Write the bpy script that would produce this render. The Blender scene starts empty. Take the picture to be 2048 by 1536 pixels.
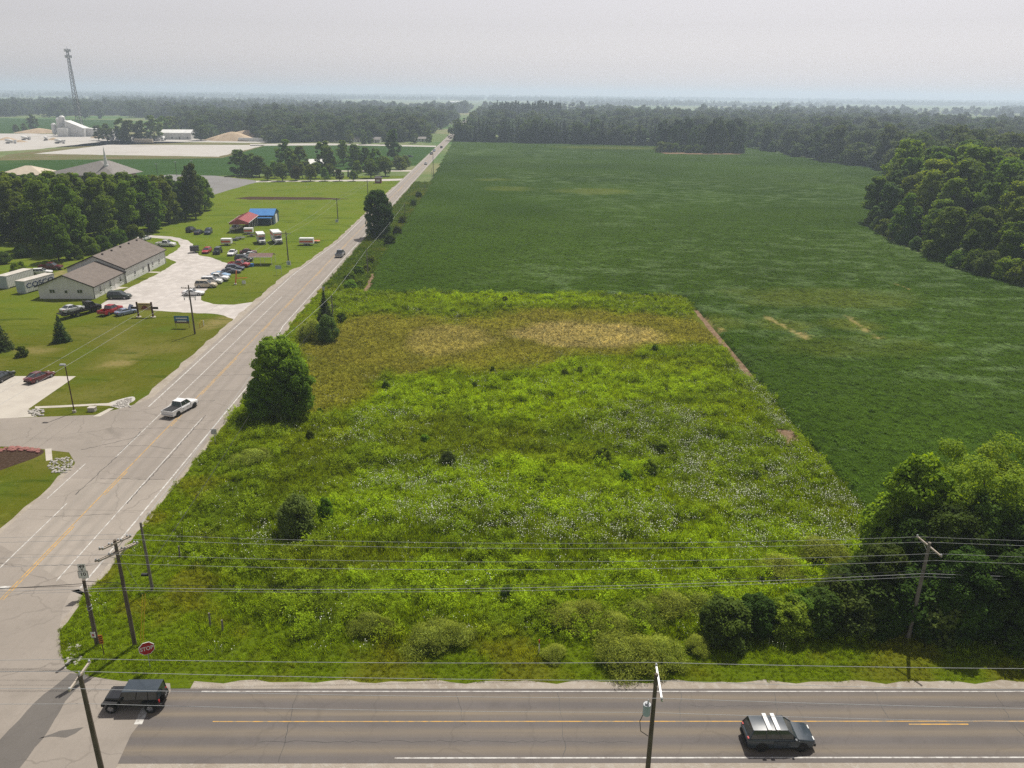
import bpy, bmesh, math, random
import numpy as np
from mathutils import Vector, Matrix

# ------------------------------------------------------------------ camera, sky, sun, exposure
SC = bpy.context.scene
COL = SC.collection
CAM_H, FOCAL, PITCH, ROLL = 44.0, 1560.0, math.atan(580 / 1560.0), math.radians(0.6)   # drone height (m), focal (px of a 2048 frame)
cam_d = bpy.data.cameras.new('camera'); cam = bpy.data.objects.new('camera', cam_d); COL.objects.link(cam)
cam_d.sensor_width = 36; cam_d.lens = 36 * FOCAL / 2048; cam_d.clip_start = 0.5; cam_d.clip_end = 60000
cam.matrix_world = Matrix.Translation((0, 0, CAM_H)) @ Matrix.Rotation(math.pi / 2 - PITCH, 4, 'X') @ Matrix.Rotation(ROLL, 4, 'Z')
SC.camera = cam
SUN_EL, SUN_AZ = math.radians(60), math.atan2(0.42, 0.91)         # azimuth from +Y towards +X
wd = bpy.data.worlds.new('World'); SC.world = wd; wd.use_nodes = True
wn = wd.node_tree.nodes; wl = wd.node_tree.links
sky = wn.new('ShaderNodeTexSky'); sky.sky_type = 'NISHITA'; sky.sun_disc = False
sky.sun_elevation = SUN_EL; sky.sun_rotation = SUN_AZ; sky.air_density = 1.0; sky.dust_density = 0.9; sky.ozone_density = 1.0; sky.altitude = 200
hsv = wn.new('ShaderNodeHueSaturation'); hsv.inputs['Saturation'].default_value = 0.16   # milky summer haze veils the blue
wl.new(sky.outputs[0], hsv.inputs['Color'])
warm = wn.new('ShaderNodeMix'); warm.data_type = 'RGBA'; warm.blend_type = 'MULTIPLY'; warm.inputs[0].default_value = 1; warm.inputs[7].default_value = (1.05, .985, .995, 1)
wl.new(hsv.outputs[0], warm.inputs[6]); wl.new(warm.outputs[2], wn['Background'].inputs[0]); wn['Background'].inputs[1].default_value = 0.086
sd = bpy.data.lights.new('sun', 'SUN'); sd.energy = 4.9; sd.angle = math.radians(0.6); sd.color = (1, 0.945, 0.86)
sun = bpy.data.objects.new('sun', sd); COL.objects.link(sun); sun.location = (40, 80, 200)
_s = Vector((math.sin(SUN_AZ) * math.cos(SUN_EL), math.cos(SUN_AZ) * math.cos(SUN_EL), math.sin(SUN_EL)))
sun.rotation_euler = _s.to_track_quat('Z', 'Y').to_euler()
SC.view_settings.view_transform = 'Standard'; SC.view_settings.look = 'None'
SC.view_settings.exposure = 0.2; SC.view_settings.gamma = 1.0; SC.view_settings.use_curve_mapping = False
SC.render.engine = 'CYCLES'
SC.cycles.use_denoising = False
SC.cycles.max_bounces = 6; SC.cycles.diffuse_bounces = 3; SC.cycles.transmission_bounces = 4; SC.cycles.volume_bounces = 1
SC.cycles.caustics_reflective = False; SC.cycles.caustics_refractive = False

RNG = np.random.default_rng(7); random.seed(7)

# ------------------------------------------------------------------ surveying: photo pixel -> point on the level ground
def G(px, py, z=0.0):
    x, y = px - 1024.0, py - 768.0
    c, s = math.cos(-ROLL), math.sin(-ROLL)
    x, y = c * x - s * y, s * x + c * y
    dx, dz0 = x / FOCAL, -y / FOCAL
    cp, sp = math.cos(PITCH), math.sin(PITCH)
    dy, dz = cp + dz0 * sp, -sp + dz0 * cp
    t = (z - CAM_H) / dz
    return Vector((dx * t, dy * t, z))
def GP(pts): return [G(*p) for p in pts]

# ------------------------------------------------------------------ value noise for placing things
_NT = RNG.random((256, 256))
def vnoise(x, y, sc, seed=0):
    x = np.asarray(x) / sc + 37.3 * seed; y = np.asarray(y) / sc + 91.7 * seed
    xi = np.floor(x).astype(int); yi = np.floor(y).astype(int); fx = x - xi; fy = y - yi
    fx = fx * fx * (3 - 2 * fx); fy = fy * fy * (3 - 2 * fy)
    g = lambda a, b: _NT[(xi + a) % 256, (yi + b) % 256]
    return (g(0, 0) * (1 - fx) + g(1, 0) * fx) * (1 - fy) + (g(0, 1) * (1 - fx) + g(1, 1) * fx) * fy
def fnoise(x, y, sc, seed=0):
    return (vnoise(x, y, sc, seed) + .5 * vnoise(x, y, sc / 2.1, seed + 1) + .25 * vnoise(x, y, sc / 4.3, seed + 2)) / 1.75
def inpoly(x, y, poly):
    x = np.asarray(x); y = np.asarray(y); r = np.zeros(x.shape, bool); n = len(poly)
    for i in range(n):
        x0, y0 = poly[i][0], poly[i][1]; x1, y1 = poly[(i + 1) % n][0], poly[(i + 1) % n][1]
        c = ((y0 > y) != (y1 > y))
        with np.errstate(divide='ignore', invalid='ignore'):
            xx = (x1 - x0) * (y - y0) / ((y1 - y0) if y1 != y0 else 1e-9) + x0
        r ^= c & (x < xx)
    return r

# ------------------------------------------------------------------ materials
MATS = {}
def new_mat(name):
    m = bpy.data.materials.new(name); m.use_nodes = True; nt = m.node_tree
    return m, nt, nt.nodes, nt.links, nt.nodes['Principled BSDF']
def rgba(c): return (c[0], c[1], c[2], 1)
def mat(name, c1, c2=None, scale=3.0, rough=0.7, metal=0.0, bump=0.0, spec=0.3, coat=0.0, detail=5, coords='Object', bscale=None, stretch=None, fac=(0.35, 0.65)):
    """procedural surface: two colours mixed by fractal noise, with fine relief"""
    if name in MATS: return MATS[name]
    m, nt, n, l, b = new_mat(name)
    b.inputs['Roughness'].default_value = rough; b.inputs['Metallic'].default_value = metal
    b.inputs['Specular IOR Level'].default_value = spec; b.inputs['Coat Weight'].default_value = coat
    if c2 is None: c2 = tuple(min(1, v * 0.82) for v in c1)
    if coords == 'Object': tc = n.new('ShaderNodeTexCoord'); src = tc.outputs['Object']
    else: tc = n.new('ShaderNodeNewGeometry'); src = tc.outputs['Position']
    if stretch:
        mp = n.new('ShaderNodeMapping'); mp.inputs['Scale'].default_value = stretch; l.new(src, mp.inputs[0]); src = mp.outputs[0]
    nz = n.new('ShaderNodeTexNoise'); nz.inputs['Scale'].default_value = scale; nz.inputs['Detail'].default_value = detail; nz.inputs['Roughness'].default_value = .62
    l.new(src, nz.inputs['Vector'])
    mr = n.new('ShaderNodeMapRange'); mr.inputs[1].default_value = fac[0]; mr.inputs[2].default_value = fac[1]; l.new(nz.outputs[0], mr.inputs[0])
    mx = n.new('ShaderNodeMix'); mx.data_type = 'RGBA'; mx.inputs[6].default_value = rgba(c1); mx.inputs[7].default_value = rgba(c2)
    l.new(mr.outputs[0], mx.inputs[0]); l.new(mx.outputs[2], b.inputs['Base Color'])
    if bump:
        n2 = n.new('ShaderNodeTexNoise'); n2.inputs['Scale'].default_value = bscale or scale * 6; n2.inputs['Detail'].default_value = 4
        l.new(src, n2.inputs['Vector'])
        bp = n.new('ShaderNodeBump'); bp.inputs['Strength'].default_value = bump; bp.inputs['Distance'].default_value = .05
        l.new(n2.outputs[0], bp.inputs['Height']); l.new(bp.outputs[0], b.inputs['Normal'])
    MATS[name] = m; return m
def layered(name, layers, rough=0.9, bump=0.3, bscale=4.0, spec=0.0, attr=None):
    """ground-like surface: base colour, then noise-masked colours (colour, scale, lo, hi, stretch) laid one over another in world space"""
    m, nt, n, l, b = new_mat(name)
    b.inputs['Roughness'].default_value = rough; b.inputs['Specular IOR Level'].default_value = spec
    ge = n.new('ShaderNodeNewGeometry'); pos = ge.outputs['Position']
    if attr:
        a = n.new('ShaderNodeAttribute'); a.attribute_name = attr; cur = a.outputs['Color']
    else:
        rgb = n.new('ShaderNodeRGB'); rgb.outputs[0].default_value = rgba(layers[0]); cur = rgb.outputs[0]; layers = layers[1:]
    for i, (c, sc, lo, hi, st) in enumerate(layers):
        src = pos
        mp = n.new('ShaderNodeMapping'); mp.inputs['Scale'].default_value = st or (1, 1, 1); mp.inputs['Location'].default_value = (i * 13.7, i * 7.1, i * 3.3)
        l.new(pos, mp.inputs[0]); src = mp.outputs[0]
        nz = n.new('ShaderNodeTexNoise'); nz.inputs['Scale'].default_value = sc; nz.inputs['Detail'].default_value = 6; nz.inputs['Roughness'].default_value = .65
        l.new(src, nz.inputs['Vector'])
        mr = n.new('ShaderNodeMapRange'); mr.inputs[1].default_value = lo; mr.inputs[2].default_value = hi; l.new(nz.outputs[0], mr.inputs[0])
        mx = n.new('ShaderNodeMix'); mx.data_type = 'RGBA'; mx.inputs[7].default_value = rgba(c)
        l.new(mr.outputs[0], mx.inputs[0]); l.new(cur, mx.inputs[6]); cur = mx.outputs[2]
    l.new(cur, b.inputs['Base Color'])
    if bump:
        n2 = n.new('ShaderNodeTexNoise'); n2.inputs['Scale'].default_value = bscale; n2.inputs['Detail'].default_value = 5
        l.new(pos, n2.inputs['Vector'])
        bp = n.new('ShaderNodeBump'); bp.inputs['Strength'].default_value = bump; bp.inputs['Distance'].default_value = .12
        l.new(n2.outputs[0], bp.inputs['Height']); l.new(bp.outputs[0], b.inputs['Normal'])
    MATS[name] = m; return m
def leafmat(name, dark, light, trans=0.35, inst=False, rough=0.6, spec=0.04, vary=0.3, hue=(.482, .525)):
    """leaves: colour by the mesh attribute 'v' (clump to clump) and per-object random, some light passes through"""
    m, nt, n, l, b = new_mat(name)
    b.inputs['Roughness'].default_value = rough; b.inputs['Specular IOR Level'].default_value = spec
    at = n.new('ShaderNodeAttribute'); at.attribute_name = 'v'
    if inst:
        ti = n.new('ShaderNodeAttribute'); ti.attribute_type = 'INSTANCER'; ti.attribute_name = 'tint'; base = ti.outputs['Color']
        mr = n.new('ShaderNodeMapRange'); mr.inputs[3].default_value = 0.6; mr.inputs[4].default_value = 1.4; l.new(at.outputs['Fac'], mr.inputs[0])
        mx = n.new('ShaderNodeMix'); mx.data_type = 'RGBA'; mx.blend_type = 'MULTIPLY'; mx.inputs[0].default_value = 1
        cr = n.new('ShaderNodeCombineColor')
        for k in range(3): l.new(mr.outputs[0], cr.inputs[k])
        l.new(base, mx.inputs[6]); l.new(cr.outputs[0], mx.inputs[7]); col = mx.outputs[2]
    else:
        mx = n.new('ShaderNodeMix'); mx.data_type = 'RGBA'; mx.inputs[6].default_value = rgba(dark); mx.inputs[7].default_value = rgba(light)
        l.new(at.outputs['Fac'], mx.inputs[0])
        oi = n.new('ShaderNodeObjectInfo'); mr = n.new('ShaderNodeMapRange'); mr.inputs[3].default_value = 1 - vary; mr.inputs[4].default_value = 1 + vary
        l.new(oi.outputs['Random'], mr.inputs[0])
        hs = n.new('ShaderNodeHueSaturation'); l.new(mx.outputs[2], hs.inputs['Color']); l.new(mr.outputs[0], hs.inputs['Value'])
        m2 = n.new('ShaderNodeMath'); m2.operation = 'MULTIPLY'; m2.inputs[1].default_value = 7.31; l.new(oi.outputs['Random'], m2.inputs[0])
        m3 = n.new('ShaderNodeMath'); m3.operation = 'FRACT'; l.new(m2.outputs[0], m3.inputs[0])
        m4 = n.new('ShaderNodeMapRange'); m4.inputs[3].default_value = hue[0]; m4.inputs[4].default_value = hue[1]; l.new(m3.outputs[0], m4.inputs[0]); l.new(m4.outputs[0], hs.inputs['Hue'])
        col = hs.outputs[0]
    l.new(col, b.inputs['Base Color'])
    tr = n.new('ShaderNodeBsdfTranslucent')
    h2 = n.new('ShaderNodeHueSaturation'); h2.inputs['Hue'].default_value = 0.485; h2.inputs['Value'].default_value = 1.25; h2.inputs['Saturation'].default_value = 1.1
    l.new(col, h2.inputs['Color']); l.new(h2.outputs[0], tr.inputs['Color'])
    ms = n.new('ShaderNodeMixShader'); ms.inputs[0].default_value = trans
    l.new(b.outputs[0], ms.inputs[1]); l.new(tr.outputs[0], ms.inputs[2]); l.new(ms.outputs[0], n['Material Output'].inputs[0])
    MATS[name] = m; return m

# ------------------------------------------------------------------ mesh building
def tag(o, label=None, cat=None, group=None, kind=None):
    if label: o['label'] = label
    if cat: o['category'] = cat
    if group: o['group'] = group
    if kind: o['kind'] = kind
    return o
def link(o, parent=None):
    COL.objects.link(o)
    if parent is not None: o.parent = parent
    return o
def empty(name, loc=(0, 0, 0), rz=0.0, label=None, cat=None, group=None):
    o = bpy.data.objects.new(name, None); o.empty_display_size = .3; o.location = loc; o.rotation_euler = (0, 0, rz)
    link(o); return tag(o, label, cat, group)
def mesh_obj(name, verts, faces, m, parent=None, smooth=False, sharp=35):
    me = bpy.data.meshes.new(name); me.from_pydata([tuple(v) for v in verts], [], faces)
    if m is not None: me.materials.append(MATS[m] if isinstance(m, str) else m)
    if smooth:
        me.polygons.foreach_set('use_smooth', [True] * len(me.polygons)); me.set_sharp_from_angle(angle=math.radians(sharp))
    o = bpy.data.objects.new(name, me); return link(o, parent)
class MB:
    """collects shapes and builds one mesh"""
    def __init__(s): s.v = []; s.f = []
    def add(s, vs, fs):
        k = len(s.v); s.v += [tuple(v) for v in vs]; s.f += [tuple(i + k for i in f) for f in fs]; return s
    def box(s, x0, x1, y0, y1, z0, z1):
        return s.add([(x0, y0, z0), (x1, y0, z0), (x1, y1, z0), (x0, y1, z0), (x0, y0, z1), (x1, y0, z1), (x1, y1, z1), (x0, y1, z1)],
                     [(0, 3, 2, 1), (4, 5, 6, 7), (0, 1, 5, 4), (1, 2, 6, 5), (2, 3, 7, 6), (3, 0, 4, 7)])
    def beam(s, a, b, w, h=None, up=(0, 0, 1)):
        """bar of section w x h from a to b"""
        a, b = Vector(a), Vector(b); h = h or w; d = (b - a).normalized(); u = Vector(up)
        if abs(d.dot(u)) > .97: u = Vector((1, 0, 0))
        r = d.cross(u).normalized(); u = r.cross(d)
        vs = [p + r * sx * w / 2 + u * sy * h / 2 for p in (a, b) for sx, sy in ((-1, -1), (1, -1), (1, 1), (-1, 1))]
        return s.add(vs, [(3, 2, 1, 0), (4, 5, 6, 7), (0, 1, 5, 4), (1, 2, 6, 5), (2, 3, 7, 6), (3, 0, 4, 7)])
    def tube(s, pts, rads, n=8, cap=True):
        pts = [Vector(p) for p in pts]; k = len(s.v)
        if not hasattr(rads, '__len__'): rads = [rads] * len(pts)
        for i, p in enumerate(pts):
            d = (pts[min(i + 1, len(pts) - 1)] - pts[max(i - 1, 0)]).normalized()
            u = Vector((0, 0, 1)) if abs(d.z) < .9 else Vector((1, 0, 0))
            r = d.cross(u).normalized(); u = r.cross(d)
            for j in range(n):
                t = 2 * math.pi * j / n; s.v.append(tuple(p + (r * math.cos(t) + u * math.sin(t)) * rads[i]))
        for i in range(len(pts) - 1):
            for j in range(n):
                a = k + i * n + j; b = k + i * n + (j + 1) % n; s.f.append((a, a + n, b + n, b))
        if cap:
            s.f.append(tuple(k + j for j in range(n))); s.f.append(tuple(k + (len(pts) - 1) * n + j for j in reversed(range(n))))
        return s
    def prism(s, poly, z0, z1):
        n = len(poly); k = len(s.v)
        s.v += [(p[0], p[1], z0) for p in poly] + [(p[0], p[1], z1) for p in poly]
        s.f.append(tuple(k + i for i in reversed(range(n)))); s.f.append(tuple(k + n + i for i in range(n)))
        for i in range(n): j = (i + 1) % n; s.f.append((k + i, k + j, k + n + j, k + n + i))
        return s
    def build(s, name, m, parent=None, smooth=False, sharp=35): return mesh_obj(name, s.v, s.f, m, parent, smooth, sharp)
def copy_tree(o, parent=None):
    c = o.copy(); COL.objects.link(c); c.parent = parent
    for ch in list(o.children): copy_tree(ch, c)
    return c
def sheet(name, pts, z, m, kind='structure', sub=0, jitter=0.0, seed=0):
    """flat polygon on the ground; sub>0 cuts its outline into short pieces and jitters them into an uneven edge"""
    r = random.Random(seed); P = []
    for i in range(len(pts)):
        a, b = Vector(pts[i][:2]), Vector(pts[(i + 1) % len(pts)][:2]); P.append(a)
        if sub:
            k = int((b - a).length / sub)
            for j in range(1, k): P.append(a.lerp(b, j / k) + Vector((r.uniform(-jitter, jitter), r.uniform(-jitter, jitter))))
    area = sum(P[i].x * P[(i + 1) % len(P)].y - P[(i + 1) % len(P)].x * P[i].y for i in range(len(P)))
    if area < 0: P.reverse()
    bm = bmesh.new(); f = bm.faces.new([bm.verts.new((p.x, p.y, z)) for p in P]); bmesh.ops.triangulate(bm, faces=[f])
    me = bpy.data.meshes.new(name); bm.to_mesh(me); bm.free(); me.materials.append(MATS[m])
    o = link(bpy.data.objects.new(name, me)); return tag(o, kind=kind)
def smoothpts(pts, k=6, closed=True):
    """Catmull-Rom through the points"""
    P = [Vector((p[0], p[1])) for p in pts]; out = []; n = len(P)
    for i in range(n if closed else n - 1):
        p0, p1, p2, p3 = (P[(i - 1) % n], P[i], P[(i + 1) % n], P[(i + 2) % n]) if closed else (P[max(i - 1, 0)], P[i], P[i + 1], P[min(i + 2, n - 1)])
        for j in range(k):
            t = j / k
            out.append(0.5 * ((2 * p1) + (p2 - p0) * t + (2 * p0 - 5 * p1 + 4 * p2 - p3) * t * t + (3 * p1 - p0 - 3 * p2 + p3) * t ** 3))
    if not closed: out.append(P[-1])
    return out
def text_mesh(s, size, extrude=0.0):
    c = bpy.data.curves.new('lettering', 'FONT'); c.body = s; c.size = size; c.align_x = 'CENTER'; c.align_y = 'CENTER'; c.extrude = extrude; c.offset = size * .022
    o = bpy.data.objects.new('lettering', c); COL.objects.link(o)
    dg = bpy.context.evaluated_depsgraph_get(); me = bpy.data.meshes.new_from_object(o.evaluated_get(dg))
    bpy.data.objects.remove(o); bpy.data.curves.remove(c); return me
def lettering(s, size, m, parent, loc, rot, bold=0.0, sx=1.0):
    me = text_mesh(s, size); me.materials.clear(); me.materials.append(MATS[m]); me.name = 'lettering'
    o = link(bpy.data.objects.new('lettering', me), parent); o.location = loc; o.rotation_euler = rot; o.scale = (sx, 1, 1); return o

# ------------------------------------------------------------------ foliage generators
def quads(cent, nrm, size, aspect, rng, v, bend=0.0):
    """diamond leaf cards: centres, normals, sizes -> verts, faces, attribute"""
    n = len(cent); nrm = nrm / np.linalg.norm(nrm, axis=1, keepdims=True)
    a = rng.normal(size=(n, 3)); t = np.cross(nrm, a); t /= np.linalg.norm(t, axis=1, keepdims=True) + 1e-9; b = np.cross(nrm, t)
    s = size[:, None]
    V = np.stack([cent - t * s, cent + b * s * aspect - nrm * s * bend, cent + t * s, cent - b * s * aspect - nrm * s * bend], 1).reshape(-1, 3)
    F = np.arange(4 * n).reshape(n, 4)
    return V, F, np.repeat(v, 4)
def np_mesh(name, V, F, m, v=None):
    me = bpy.data.meshes.new(name); nv = len(V); nf = len(F); k = F.shape[1]
    me.vertices.add(nv); me.vertices.foreach_set('co', np.ascontiguousarray(V, dtype=np.float32).ravel())
    me.loops.add(nf * k); me.loops.foreach_set('vertex_index', np.ascontiguousarray(F, dtype=np.int32).ravel())
    me.polygons.add(nf); me.polygons.foreach_set('loop_start', np.arange(0, nf * k, k, dtype=np.int32))
    me.update(calc_edges=True)
    if v is not None:
        at = me.attributes.new('v', 'FLOAT', 'POINT'); at.data.foreach_set('value', np.clip(v, 0, 1).astype(np.float32))
    if m: me.materials.append(MATS[m] if isinstance(m, str) else m)
    return me
def crown(name, seed, h, r, z0, m, nl=45, per=130, leaf=0.4, shape='round', lobe=(.14, .34), droop=.86, up=.5, fill=.18, aspect=.62, side=0.0, rag=.16, reach=1.34):
    """crown of many leaf clumps: lobes spread through the crown volume, leaves on each lobe's shell"""
    rng = np.random.default_rng(seed); C = []; R = []
    PF = {'round': lambda t: math.sin(math.pi * (.16 + .78 * t)) ** .7, 'oval': lambda t: .92 * math.sin(math.pi * (.2 + .72 * t)) ** .6, 'cone': lambda t: 1.05 - .9 * t, 'vase': lambda t: .55 + .55 * math.sin(math.pi * (.1 + .65 * t)), 'bush': lambda t: math.sqrt(max(0, 1 - (t * .97) ** 2)), 'dome': lambda t: max(0, 1.02 - t ** 2.2) ** .6}[shape]
    while len(C) < nl:
        t = rng.random() ** .85; a = rng.uniform(0, 6.283); rad = PF(t) * (.25 + .75 * rng.random() ** .5); lr = r * rng.uniform(*lobe) * (1.12 - .3 * t)
        k = max(0, 1 - .55 * lr / r); C.append(np.array([math.cos(a) * rad * r * k, math.sin(a) * rad * r * k, z0 + lr * .5 + (h - z0 - lr * 1.1) * t])); R.append(lr)
    C = np.array(C); R = np.array(R)
    idx = np.repeat(np.arange(nl), int(per * 1.5)); n = len(idx)
    d = rng.normal(size=(n, 3)); d /= np.linalg.norm(d, axis=1, keepdims=True)
    sh = rng.uniform(.8, 1.06, n); far = rng.random(n) < rag; sh[far] = rng.uniform(1.04, reach, far.sum()); inner = rng.random(n) < fill * .5; sh[inner] = rng.uniform(.3, .8, inner.sum())
    P = C[idx] + d * (R[idx] * sh)[:, None] * np.array([1, 1, droop])
    D = np.linalg.norm((P[:, None, :] - C[None]) / np.array([1, 1, droop]), axis=2) / R[None]; D[np.arange(n), idx] = 9; ok = (D.min(1) > .78) | (rng.random(n) < .12)
    P, d, idx = P[ok], d[ok], idx[ok]; n = len(idx)
    N = d * .75 + np.array([0, 0, up]) + rng.normal(size=(n, 3)) * .5; N[:, 2] *= 1 - side
    lv = rng.random(nl); v = .22 + .5 * lv[idx] + rng.uniform(-.22, .22, n)
    S = leaf * rng.uniform(.6, 1.25, n)
    P[:, 2] = np.maximum(P[:, 2], .12)
    V, F, A = quads(P, N, S, aspect, rng, v, .18)
    return np_mesh(name, V, F, m, A), C, R
def trunk_mesh(name, seed, h, z0, r0, C, m, limbs=7):
    rng = random.Random(seed); b = MB(); top = Vector((rng.uniform(-.04, .04) * h, rng.uniform(-.04, .04) * h, h * .72))
    b.tube([(0, 0, -.15), (top.x * .15, top.y * .1, h * .12), (top.x * .5, top.y * .6, h * .4), top], [r0 * 1.25, r0, r0 * .68, r0 * .18], 8)
    order = sorted(range(len(C)), key=lambda i: rng.random())[:limbs]
    for i in order:
        e = Vector(C[i]); z = min(max(e.z * .55, z0 * .7), h * .6); f = z / (h * .72)
        s = Vector((top.x * f, top.y * f, z)); mid = s.lerp(e, .5) + Vector((0, 0, -.05 * h * rng.random()))
        b.tube([s, mid, e], [r0 * .42, r0 * .27, r0 * .08], 6)
    me = bpy.data.meshes.new(name); me.from_pydata(b.v, [], b.f); me.materials.append(MATS[m])
    me.polygons.foreach_set('use_smooth', [True] * len(me.polygons)); return me
TREES = {}
def tree_kind(key, seed, h, r, z0, m, bark='bark', r0=.3, limbs=7, **kw):
    c, C, R = crown('crown', seed, h, r, z0, m, **kw); TREES[key] = (trunk_mesh('trunk', seed, h, z0, r0, C, bark, limbs), c, h, r)
def conifer_kind(key, seed, h, r, m, tiers=16, per=150, leaf=.3, z0=.4):
    rng = np.random.default_rng(seed); P = []; N = []; Vv = []
    for k in range(tiers):
        t = k / (tiers - 1); z = z0 + (h - z0) * t; rad = r * (1 - t) ** .85 + .06 * r; nb = max(5, int(11 * (1 - t) + 4))
        for j in range(nb):
            a = 2 * math.pi * (j + rng.random()) / nb; L = rad * rng.uniform(.72, 1.12); n = max(6, int(per * (1 - t * .8) / 4))
            u = rng.random(n) ** .6; x = u * L
            w = .2 * L * (1 - u * .6); off = rng.normal(size=n) * w
            P.append(np.stack([x * math.cos(a) - off * math.sin(a), x * math.sin(a) + off * math.cos(a), z - x * .22 + rng.normal(size=n) * .07 * h / tiers * 3], 1))
            N.append(np.stack([np.full(n, math.cos(a) * .4), np.full(n, math.sin(a) * .4), np.ones(n)], 1) + rng.normal(size=(n, 3)) * .5)
            Vv.append(np.full(n, rng.random() * .6 + .2))
    P = np.concatenate(P); N = np.concatenate(N); v = np.concatenate(Vv) + rng.uniform(-.15, .15, len(P)); P[:, 2] = np.maximum(P[:, 2], .1)
    V, F, A = quads(P, N, leaf * rng.uniform(.6, 1.3, len(P)), .35, rng, v, .1)
    me = np_mesh('crown', V, F, m, A); b = MB().tube([(0, 0, -.1), (0, 0, h * .5), (0, 0, h * .95)], [.03 * h, .02 * h, .004 * h], 7)
    tm = bpy.data.meshes.new('trunk'); tm.from_pydata(b.v, [], b.f); tm.materials.append(MATS['bark']); TREES[key] = (tm, me, h, r)
def tree(key, loc, h, label, name='broadleaf_tree', cat='tree', group=None, wid=1.0, rz=None, parts=('trunk', 'crown')):
    t, c, hh, rr = TREES[key]; s = h / hh
    e = empty(name, (loc[0], loc[1], 0), random.uniform(0, 6.28) if rz is None else rz, label, cat, group); e.scale = (s * wid, s * wid, s)
    a = link(bpy.data.objects.new(parts[0], t), e); b = link(bpy.data.objects.new(parts[1], c), e); return e

# ------------------------------------------------------------------ scattered cover (what nobody could count)
def proto(mesh): return bpy.data.objects.new(mesh.name, mesh)
def scatter(name, meshes, pts, rz, scl, idx=None, tint=None, label=None, kind='stuff', tilt=0.0, cat=None):
    n = len(pts)
    if n == 0: return
    me = bpy.data.meshes.new(name); me.vertices.add(n); me.vertices.foreach_set('co', np.asarray(pts, dtype=np.float32).ravel())
    R = np.zeros((n, 3), np.float32); R[:, 2] = rz
    if tilt: R[:, 0] = RNG.normal(size=n) * tilt; R[:, 1] = RNG.normal(size=n) * tilt
    a = me.attributes.new('rot', 'FLOAT_VECTOR', 'POINT'); a.data.foreach_set('vector', R.ravel())
    S = np.asarray(scl, dtype=np.float32)
    if S.ndim == 1: S = np.stack([S, S, S], 1)
    a = me.attributes.new('scl', 'FLOAT_VECTOR', 'POINT'); a.data.foreach_set('vector', np.ascontiguousarray(S).ravel())
    a = me.attributes.new('idx', 'INT', 'POINT'); a.data.foreach_set('value', np.asarray(idx if idx is not None else RNG.integers(0, len(meshes), n), dtype=np.int32))
    if tint is not None:
        T = np.ones((n, 4), np.float32); T[:, :3] = np.clip(tint, 0, 1); a = me.attributes.new('tint', 'FLOAT_COLOR', 'POINT'); a.data.foreach_set('color', T.ravel())
    o = link(bpy.data.objects.new(name, me)); tag(o, label, cat, kind=kind)
    g = bpy.data.node_groups.new(name, 'GeometryNodeTree'); g.interface.new_socket('Geometry', in_out='INPUT', socket_type='NodeSocketGeometry'); g.interface.new_socket('Geometry', in_out='OUTPUT', socket_type='NodeSocketGeometry')
    N = g.nodes; L = g.links; gi = N.new('NodeGroupInput'); go = N.new('NodeGroupOutput'); ip = N.new('GeometryNodeInstanceOnPoints'); jn = N.new('GeometryNodeJoinGeometry')
    for mm in reversed(meshes):
        oi = N.new('GeometryNodeObjectInfo'); oi.inputs['Object'].default_value = proto(mm); oi.inputs['As Instance'].default_value = True
        L.new(oi.outputs['Geometry'], jn.inputs[0])
    L.new(gi.outputs[0], ip.inputs['Points']); L.new(jn.outputs[0], ip.inputs['Instance']); ip.inputs['Pick Instance'].default_value = True
    def na(nm, ty):
        q = N.new('GeometryNodeInputNamedAttribute'); q.data_type = ty; q.inputs['Name'].default_value = nm; return q.outputs['Attribute']
    L.new(na('idx', 'INT'), ip.inputs['Instance Index']); L.new(na('scl', 'FLOAT_VECTOR'), ip.inputs['Scale'])
    er = N.new('FunctionNodeEulerToRotation'); L.new(na('rot', 'FLOAT_VECTOR'), er.inputs[0]); L.new(er.outputs[0], ip.inputs['Rotation'])
    L.new(ip.outputs[0], go.inputs[0])
    md = o.modifiers.new('scatter', 'NODES'); md.node_group = g
    return o
def tuft(name, seed, m, n=22, h=.5, spread=.25, wid=.03, lean=.45):
    """grass-like tuft of bent blades"""
    rng = np.random.default_rng(seed); V = []; F = []; v = []
    for i in range(n):
        a = rng.uniform(0, 6.28); o = rng.normal(size=2) * spread * .5; L = h * rng.uniform(.55, 1.15); ln = lean * rng.uniform(.2, 1.2) * L; w = wid * rng.uniform(.7, 1.4)
        dx, dy = math.cos(a), math.sin(a); px, py = -dy * w, dx * w; k = len(V)
        V += [(o[0] - px, o[1] - py, 0), (o[0] + px, o[1] + py, 0), (o[0] + dx * ln * .4 + px * .9, o[1] + dy * ln * .4 + py * .9, L * .6), (o[0] + dx * ln * .4 - px * .9, o[1] + dy * ln * .4 - py * .9, L * .6),
              (o[0] + dx * ln + px * .2, o[1] + dy * ln + py * .2, L * .95), (o[0] + dx * ln - px * .2, o[1] + dy * ln - py * .2, L * .95)]
        F += [(k, k + 1, k + 2, k + 3), (k + 3, k + 2, k + 4, k + 5)]; v += [.2, .2, .5, .5, .8, .8]
    return np_mesh(name, np.array(V), np.array(F), m, np.array(v) + rng.uniform(-.1, .1, len(v)))
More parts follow.
